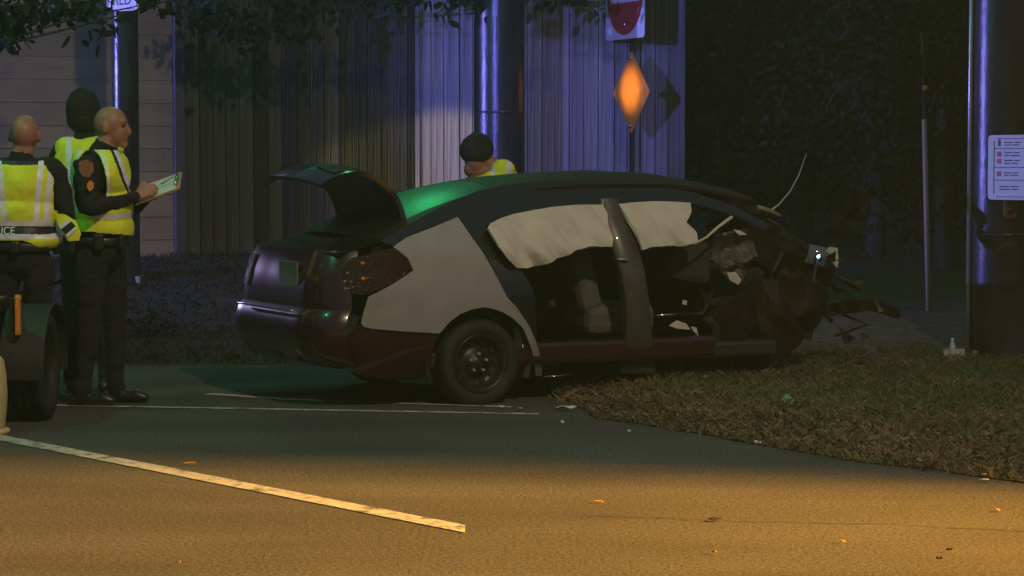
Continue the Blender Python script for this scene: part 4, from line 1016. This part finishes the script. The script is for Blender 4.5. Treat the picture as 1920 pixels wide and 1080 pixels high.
elL = P2(232, 392, .22); wrL = P2(268, 376, .05); B.cap(shL, .07, elL, .056, 'cloth'); B.cap(elL, .056, wrL, .036, 'cloth')
hand(B, wrR, P2(300, 346, -.07), (0, 0.3, 1), 'skin', 1.0, Vector((0.2, .2, -1)).normalized())
hand(B, wrL, P2(296, 366, .04), (0, 1, .3), 'skin', 1.0, Vector((0, 0, 1)))
for s, hx, kx, ax_, dy in ((-1, 178, 172, 160, -.10), (1, 203, 210, 212, .10)):
    B.cap(P2(hx, 488, dy), .10, P2(kx, 620, dy*1.1), .070, 'cloth'); B.cap(P2(kx, 620, dy*1.1), .070, P2(ax_, 730, dy), .052, 'cloth')
    a = P2(ax_, 745, dy); B.cap(P2(ax_, 725, dy), .058, Vector((a.x, a.y, .05)), .05, 'cloth'); shoe(B, a, (1, -.1, 0), 'shoe', .27)
person_body(o2, B, SK)
for s in (-1,):
    e = P2(234, 236, -.052); lathe('eye', [(0.0005, -.012), (.006, -.010), (.009, 0), (.006, .01)], 'sign_black', o2, 'Y', 10, e)
for (c, r_) in tor2[:3]: V.ell(P2(*c), (r_[0]+.03, r_[1]+.032, r_[2]+.03), 'v', ch)
V.cap(P2(172, 310, -.15), .093, P2(204, 310, .15), .093, 'v')
def pxy(c):
    d0 = c-Vector((0, 0, CAMZ)); fw = d0.y*math.cos(TH)-d0.z*math.sin(TH); up = d0.y*math.sin(TH)+d0.z*math.cos(TH)
    return 960+d0.x/fw*F, 540-up/fw*F
def rule2(c):
    px, py = pxy(c); near = c.y < Y2+.02
    if py < 283: return None
    if py > 436+ (px-190)*.08: return None
    if near:
        ex = (px-170)/30; ey = (py-352)/70; e = ex*ex+ey*ey
        if e < 1 and py < 402: return None
        if e < 1.42 and py < 390 and e > 1.12: return 1
        t = (px-200)-(py-283)*.36
        if px > 195 and py < 372 and 6 < t < 12: return 2
        if px > 195 and py < 372 and 12 <= t < 20: return 1
        yb = 402-(px-190)*.05 + max(0, 190-px)*-.35
        if yb-14 < py < yb-6 and px < 185: return 1
        if yb < py < yb+9: return 1
    else:
        if 400 < py < 409: return 1
    return 0
v2 = shell(o2, 'vest', V, ['hivis', 'tape', 'sign_black'], rule2, .007)
belt(o2, P2(191, 455), .165, .19, P2(191, 452).z, 0, ((200, (.05, .06, .11), -.02), (275, (.06, .06, .10), 0), (320, (.05, .05, .08), 0)))
# shoulder patch and small emblem on the sleeve
pc_ = P2(176, 318, -.262)
strap_poly('shoulder_patch', [(163, 303), (176, 299), (189, 305), (191, 320), (182, 332), (170, 330), (163, 318)], 'patch_brown', -.275, o2, Y2, .004)
strap_poly('sleeve_emblem', [(181, 342), (187, 337), (193, 343), (192, 352), (185, 358), (180, 350)], 'sign_orange', -.315, o2, Y2, .003)
# clipboard and pen: held, so things of their own
cb = empty('clipboard', P2(300, 356, -.04)); tag(cb, 'brown clipboard held out by the person writing', 'clipboard')
c0 = P2(300, 356, -.04); c4 = [P2(258, 384, -.09)-c0, P2(341, 353, -.09)-c0, P2(336, 322, .14)-c0, P2(258, 350, .14)-c0]
nb = (c4[1]-c4[0]).cross(c4[3]-c4[0]).normalized()
if nb.z < 0: nb = -nb
bm = bmesh.new(); lo = [bm.verts.new(q-nb*.004) for q in c4]; up_ = [bm.verts.new(q+nb*.002) for q in c4]
bm.faces.new(lo); bm.faces.new(up_)
for i in range(4): bm.faces.new((lo[i], lo[(i+1) % 4], up_[(i+1) % 4], up_[i]))
from_bm('board', bm, 'cardboard', cb)
def onb(u, v, h): return c4[0].lerp(c4[1], u).lerp(c4[3].lerp(c4[2], u), v)+nb*h
mesh_py('sheet', [onb(.06, .05, .004), onb(.9, .05, .004), onb(.9, .95, .004), onb(.06, .95, .004)], [(0, 1, 2, 3)], 'paper', cb)
tube('clip', [onb(.90, .25, .012), onb(.91, .5, .016), onb(.90, .78, .012)], .011, 'chrome', cb)
pen = empty('pen', P2(312, 340, -.02)); tag(pen, 'pen with a green highlight in its colour, in the hand of the person writing', 'pen')
p0 = P2(312, 340, -.02); tube('barrel', [P2(303, 345, -.02)-p0, P2(330, 328, 0)-p0], .0075, 'green_glint', pen); tube('tip', [P2(299, 348, -.03)-p0, P2(303, 345, -.02)-p0], .002, 'chrome', pen, 6, .007)  # barrel coloured with the green highlight

# --- officer 3: behind, dark knitted cap
Y3 = 15.45
def P3(px, py, dy=0.0): q = W(px, py, Y3); q.y += dy; return q
o3 = empty('person', (0, 0, 0)); tag(o3, 'tall person in dark knitted cap facing the plank wall, yellow vest', 'person', 'officers standing by the road')
B = Blob(); V = Blob(); H = Blob()
B.ell(P3(156, 212, 0), (.084, .10, .12), 'skin'); B.ell(P3(157, 228, .03), (.062, .07, .085), 'skin'); B.cap(P3(157, 240), .062, P3(160, 262), .07, 'skin')
for s in (-1, 1): B.ell(P3(156, 218)+Vector((s*.084, 0, 0)), (.010, .02, .03), 'skin')
B.cap(P3(158, 252), .07, P3(162, 266), .085, 'cloth'); B.cap(P3(118, 285), .075, P3(216, 285), .075, 'cloth')
tor3 = [((168, 315), (.215, .13, .17)), ((168, 365), (.19, .13, .17)), ((168, 415), (.18, .13, .14)), ((168, 455), (.18, .13, .12))]
for (c, r_) in tor3: B.ell(P3(*c), r_, 'cloth')
for s, hx, kx in ((-1, 142, 136), (1, 194, 200)):
    B.cap(P3(hx, 470), .10, P3(kx, 600, .02), .07, 'cloth'); B.cap(P3(kx, 600, .02), .07, P3(kx, 705), .052, 'cloth'); a = P3(kx, 720); B.cap(P3(kx, 700), .056, Vector((a.x, a.y, .05)), .05, 'cloth'); shoe(B, a, (s*.2, 1, 0), 'shoe')
for sx, ex_, wx_ in ((112, 92, 108), (222, 240, 226)):
    B.cap(P3(sx, 292), .068, P3(ex_, 365, 0), .054, 'cloth'); B.cap(P3(ex_, 365), .054, P3(wx_, 405, .2), .04, 'cloth'); hand(B, P3(wx_, 405, .2), P3(wx_, 405, .38), (0, 0, 1), 'skin')
person_body(o3, B, SK)
H.ell(P3(155, 206), (.100, .112, .132), 'h'); H.ell(P3(156, 222), (.098, .108, .10), 'h')
def rule3h(c):
    px, py = pxy(c)
    if py > 246: return None
    if c.y > Y3+.03 and py > 215: return None
    return 0
shell(o3, 'knitted_cap', H, ['hair'], rule3h, .008)
for (c, r_) in tor3[:3]: V.ell(P3(*c), (r_[0]+.03, r_[1]+.03, r_[2]+.03), 'v')
V.cap(P3(128, 284), .09, P3(206, 284), .09, 'v')
def rule3(c):
    px, py = pxy(c)
    if py < 254 or py > 430: return None
    xl = abs(px-168)
    if xl > 62 and py < 375: return None
    if abs(xl-38) < 5 : return 1
    if 385 < py < 396: return 1
    return 0
shell(o3, 'vest', V, ['hivis', 'tape'], rule3, .008)

# --- officer 4: bent over on the far side of the wreck
Y4 = 17.6
def P4(px, py, dy=0.0): q = W(px, py, Y4); q.y += dy; return q
o4 = empty('person', (0, 0, 0)); tag(o4, 'dark haired person in yellow vest bending behind the roof of the wrecked car', 'person')
B = Blob(); V = Blob(); H = Blob()
B.ell(P4(893, 286), (.098, .10, .115), 'skin', Matrix.Rotation(R(25), 3, 'Y')); B.ell(P4(893, 304, -.02), (.068, .07, .085), 'skin'); B.cap(P4(905, 300), .068, P4(930, 318, .02), .075, 'skin')
B.cap(P4(884, 318, -.01), .058, P4(918, 318, 0), .06, 'skin')
B.cap(P4(888, 350), .075, P4(955, 340, .05), .07, 'cloth')
tor4 = [((928, 372), (.19, .15, .16)), ((932, 420), (.19, .15, .17)), ((935, 470), (.18, .14, .14))]
for (c, r_) in tor4: B.ell(P4(*c), r_, 'cloth')
for s, hx in ((-1, 908), (1, 960)):
    B.cap(P4(hx, 490), .10, P4(hx, 580, .0), .07, 'cloth'); B.cap(P4(hx, 580), .07, P4(hx, 660), .052, 'cloth'); a = P4(hx, 660); shoe(B, Vector((a.x, a.y, 0)), (-.3, -1, 0), 'shoe'); B.cap(P4(hx, 650), .056, Vector((a.x, a.y, .05)), .05, 'cloth')
for sx, ex_, wx_ in ((880, 862, 880), (975, 990, 970)):
    B.cap(P4(sx, 350), .068, P4(ex_, 420), .054, 'cloth'); B.cap(P4(ex_, 420), .054, P4(wx_, 450, -.2), .04, 'cloth'); hand(B, P4(wx_, 450, -.2), P4(wx_, 455, -.38), (1, 0, 0), 'skin')
person_body(o4, B, SK, .009)
H.ell(P4(894, 281), (.118, .118, .122), 'h')
def rule4h(c):
    px, py = pxy(c)
    return 0 if py < 303-(px-862)*.08+ (6 if px < 890 else 0) else None
shell(o4, 'hair', H, ['hair'], rule4h, .008, 3, .004)
for (c, r_) in tor4[:2]: V.ell(P4(*c), (r_[0]+.03, r_[1]+.03, r_[2]+.03), 'v')
V.cap(P4(925, 338, .0), .085, P4(950, 335, .05), .08, 'v'); V.cap(P4(940, 320, -.02), .075, P4(946, 318, 0), .07, 'v')
def rule4(c):
    px, py = pxy(c)
    if py > 470: return None
    if 949 < px < 957 or 922 < px < 929: return 1
    return 0
shell(o4, 'vest', V, ['hivis', 'tape'], rule4, .008)

# ------------------------------------------------------------------ trailer corner, drum at the left edge
tq = G(46, 797); tr = empty('trailer', (tq.x, tq.y, 0)); tag(tr, 'dark low trailer with amber marker lamp parked beside the officers', 'trailer')
def tyre_at(x, y):
    wr = empty('wheel', (x, y, .31)); wr.parent = tr
    lathe('tyre', [(.2, .085), (.26, .098), (.295, .095), (.31, .075), (.31, .03), (.3, .025), (.3, .015), (.31, .01), (.31, -.01), (.3, -.015), (.3, -.025), (.31, -.03), (.31, -.075), (.295, -.095), (.26, -.098), (.2, -.085), (.2, .085)], 'rubber', wr, 'X', 40)
    lathe('rim', [(0.0005, .03), (.06, .05), (.07, .03), (.15, .02), (.195, .06), (.205, .085)], 'steel_rim', wr, 'X', 32)
tyre_at(0, .30); tyre_at(-1.5, .30)
bm = bmesh.new(); n = 16
for j, xo in enumerate((-.125, .125)):
    for i in range(n+1): a = R(-8+196*i/n); bm.verts.new((xo, .30+.37*math.cos(a), .31+.36*math.sin(a)))
bm.verts.ensure_lookup_table()
for i in range(n): bm.faces.new((bm.verts[i], bm.verts[i+1], bm.verts[n+2+i], bm.verts[n+1+i]))
solid(from_bm('mudguard', bm, 'black_plastic', tr, True), .006)
box('deck', (-.76, .55, .58), (1.2, 2.3, .08), 'dark_metal', tr, .01)
box('side_board', (-.175, .55, .655), (.03, 2.3, .08), 'dark_metal', tr, .004)
box('tail_board', (-.76, -.61, .64), (1.2, .03, .15), 'black_paint', tr, .006)
tube('top_rail', [(-1.35, -.62, .735), (-.095, -.62, .735), (-.085, -.60, .735), (-.085, 1.6, .735)], .013, 'chrome', tr)
lm = box('marker_lamp', (-.02, -.05, .615), (.03, .05, .20), 'amber_lens', tr, .008); box('lamp_bracket', (-.05, -.03, .60), (.04, .03, .24), 'dark_metal', tr, .004)
lathe('lamp_cap', [(.0005, .745), (.016, .742), (.022, .725), (.02, .715)], 'amber_lens', lm, 'Z', 14, (-.02, -.05, 0))
tube('side_reflector', [(-.135, -.63, .52), (-.13, -.63, .67)], .009, 'amber_lens', tr)
tube('drawbar', [(-.76, 1.7, .56), (-.76, 3.0, .5)], .04, 'dark_metal', tr)
dq = G(-52, 812); dr = empty('barrel', (dq.x, dq.y, 0)); tag(dr, 'pale rounded barrel standing at the end of the white lane line', 'barrel')
lathe('shell', [(.001, .0), (.165, 0), (.175, .02), (.188, .12), (.193, .22), (.188, .32), (.175, .40), (.16, .42), (.001, .42)], 'drum', dr, n=36)
lathe('base_ring', [(.17, .0), (.205, .0), (.205, .02), (.18, .03)], 'drum', dr, n=36)
tube('handle', [(-.08, 0, .42), (-.06, 0, .45), (.06, 0, .45), (.08, 0, .42)], .008, 'rubber', dr)

# ------------------------------------------------------------------ debris on road and verge
def shard(name, px, py, w_, h_, m, label, cat, seed, z=0.0, lift=.02, group=None):
    q = G(px, py, z); rt = random.Random(seed); n = 7; v = []; f = []
    for i in range(n):
        a = 2*math.pi*i/n+rt.uniform(-.3, .3); rr_ = rt.uniform(.7, 1.05)
        v.append((w_/2*rr_*math.cos(a), h_*1.4*rr_*math.sin(a), lift*(.5+.5*math.sin(a*1.5+seed))+rt.uniform(0, lift*.5)))
    v.append((rt.uniform(-.2, .2)*w_, 0, h_*.9)); f = [(i, (i+1) % n, n) for i in range(n)]
    o = mesh_py(name, v, f, m); o.location = (q.x, q.y, q.z+.004); solid(o, .005, 1); return tag(o, label, cat, group)
shard('plastic_shard', 1057, 771, .16, .025, 'litter', 'flat white plastic piece lying on the edge line by the rear wheel', 'debris', 1)
def boxlet(name, px, py, s, m, rz, label, cat, z=.0):
    q = G(px, py, z); e = empty(name, (q.x, q.y, z), rz); tag(e, label, cat)
    bm = bmesh.new(); bm_box(bm, Vector((0, 0, s[2]/2)), s, .006)
    for v in bm.verts: v.co += Vector((noise.noise(v.co*30), noise.noise(v.co*30+Vector((5, 0, 0))), 0))*.006
    from_bm('box', bm, m, e); mesh_py('flap', [(-s[0]/2, -s[1]/2, s[2]), (s[0]/2, -s[1]/2, s[2]), (s[0]/2+.01, -s[1]/2-.03, s[2]+.015), (-s[0]/2-.01, -s[1]/2-.03, s[2]+.01)], [(0, 1, 2, 3)], m, e); return e
boxlet('paper_carton', 1328, 703, (.115, .06, .04), 'litter', R(8), 'small white crushed carton on the grass under the wreck', 'debris', .05)
shard('green_shard', 1482, 766, .15, .085, 'litter_green', 'green translucent looking shard standing in the grass', 'debris', 5, .06, .03)
boxlet('white_box', 1788, 668, (.15, .09, .065), 'litter', R(-5), 'white box at the foot of the thick pole', 'debris', .09)
q = G(1788, 660, .15); ub = empty('bottle', (q.x, q.y+.05, .09)); tag(ub, 'slim white bottle standing behind the white box', 'bottle')
lathe('flask', [(.001, 0), (.02, 0), (.022, .01), (.022, .10), (.010, .13), (.010, .14)], 'litter', ub, n=16); lathe('cap', [(.0115, .135), (.012, .155), (.001, .156)], 'sign_white', ub, n=12)
shard('yellow_reflector', 1730, 655, .05, .035, 'amber_lens', 'small yellow reflector fragment in the grass by the marker post', 'debris', 8, .08)
shard('red_white_fragment', 296, 662, .05, .06, 'litter', 'small bright fragment lying behind the officers', 'debris', 9, 0, .03)
shard('blue_fragment', 325, 650, .04, .03, 'litter', 'tiny pale fragment lying beside the bright fragment', 'debris', 10, 0, .02)
shard('dry_leaf', 1341, 978, .06, .012, 'leaf_dry', 'dark curled leaf lying on the lit asphalt', 'leaf', 11, 0, .01)
for i, (px, py, w_, m) in enumerate(((1780, 1036, .03, 'leaf_dry'), (1760, 1052, .028, 'leaf_dry'), (1870, 960, .03, 'leaf_tan'), (1580, 1020, .024, 'leaf_tan'), (1122, 945, .045, 'leaf_tan'), (350, 873, .09, 'leaf_tan'), (1340, 1040, .022, 'leaf_tan'), (335, 1060, .018, 'leaf_tan'))):
    shard('leaf_scrap', px, py, w_, .008, m, 'tiny dark leaf scrap on the lit asphalt' if m == 'leaf_dry' else 'tiny tan leaf scrap on the lit asphalt', 'leaf', 20+i, 0, .008, 'leaf scraps scattered on the road')
for i, (px, py, w_) in enumerate(((1430, 812, .07), (1420, 833, .05), (1525, 845, .03), (1675, 866, .025), (1845, 895, .03), (1845, 905, .05), (1760, 845, .09), (940, 766, .05), (1055, 795, .03), (1180, 812, .02), (1030, 748, .02), (975, 770, .03))):
    shard('glass_fragment', px, py, w_, .012, 'litter', 'small pale crash fragment at the edge of the verge' if px > 1200 else 'small pale crash fragment on the asphalt by the rear wheel', 'debris', 40+i, .0, .01, 'crash fragments along the verge' if px > 1200 else 'crash fragments by the rear wheel')

# ------------------------------------------------------------------ added haze volume lifting the darks
bm = bmesh.new(); bm_box(bm, Vector((0, 24.0, 3.5)), (160, 56, 9.6)); hzo = from_bm('haze', bm, None); hzo['kind'] = 'stuff'; tag(hzo, 'added thin haze lifting the darks over the road and wreck', 'lift_haze')
hm = bpy.data.materials.new('lift_haze'); hm.use_nodes = True; hn = hm.node_tree.nodes; hn.remove(hn['Principled BSDF'])
pv = hn.new('ShaderNodeVolumePrincipled'); pv.inputs['Color'].default_value = (0.52, 0.82, 1.0, 1); pv.inputs['Density'].default_value = 0.0032; pv.inputs['Anisotropy'].default_value = 0.6
hm.node_tree.links.new(pv.outputs[0], hn['Material Output'].inputs['Volume']); hzo.data.materials.append(hm)
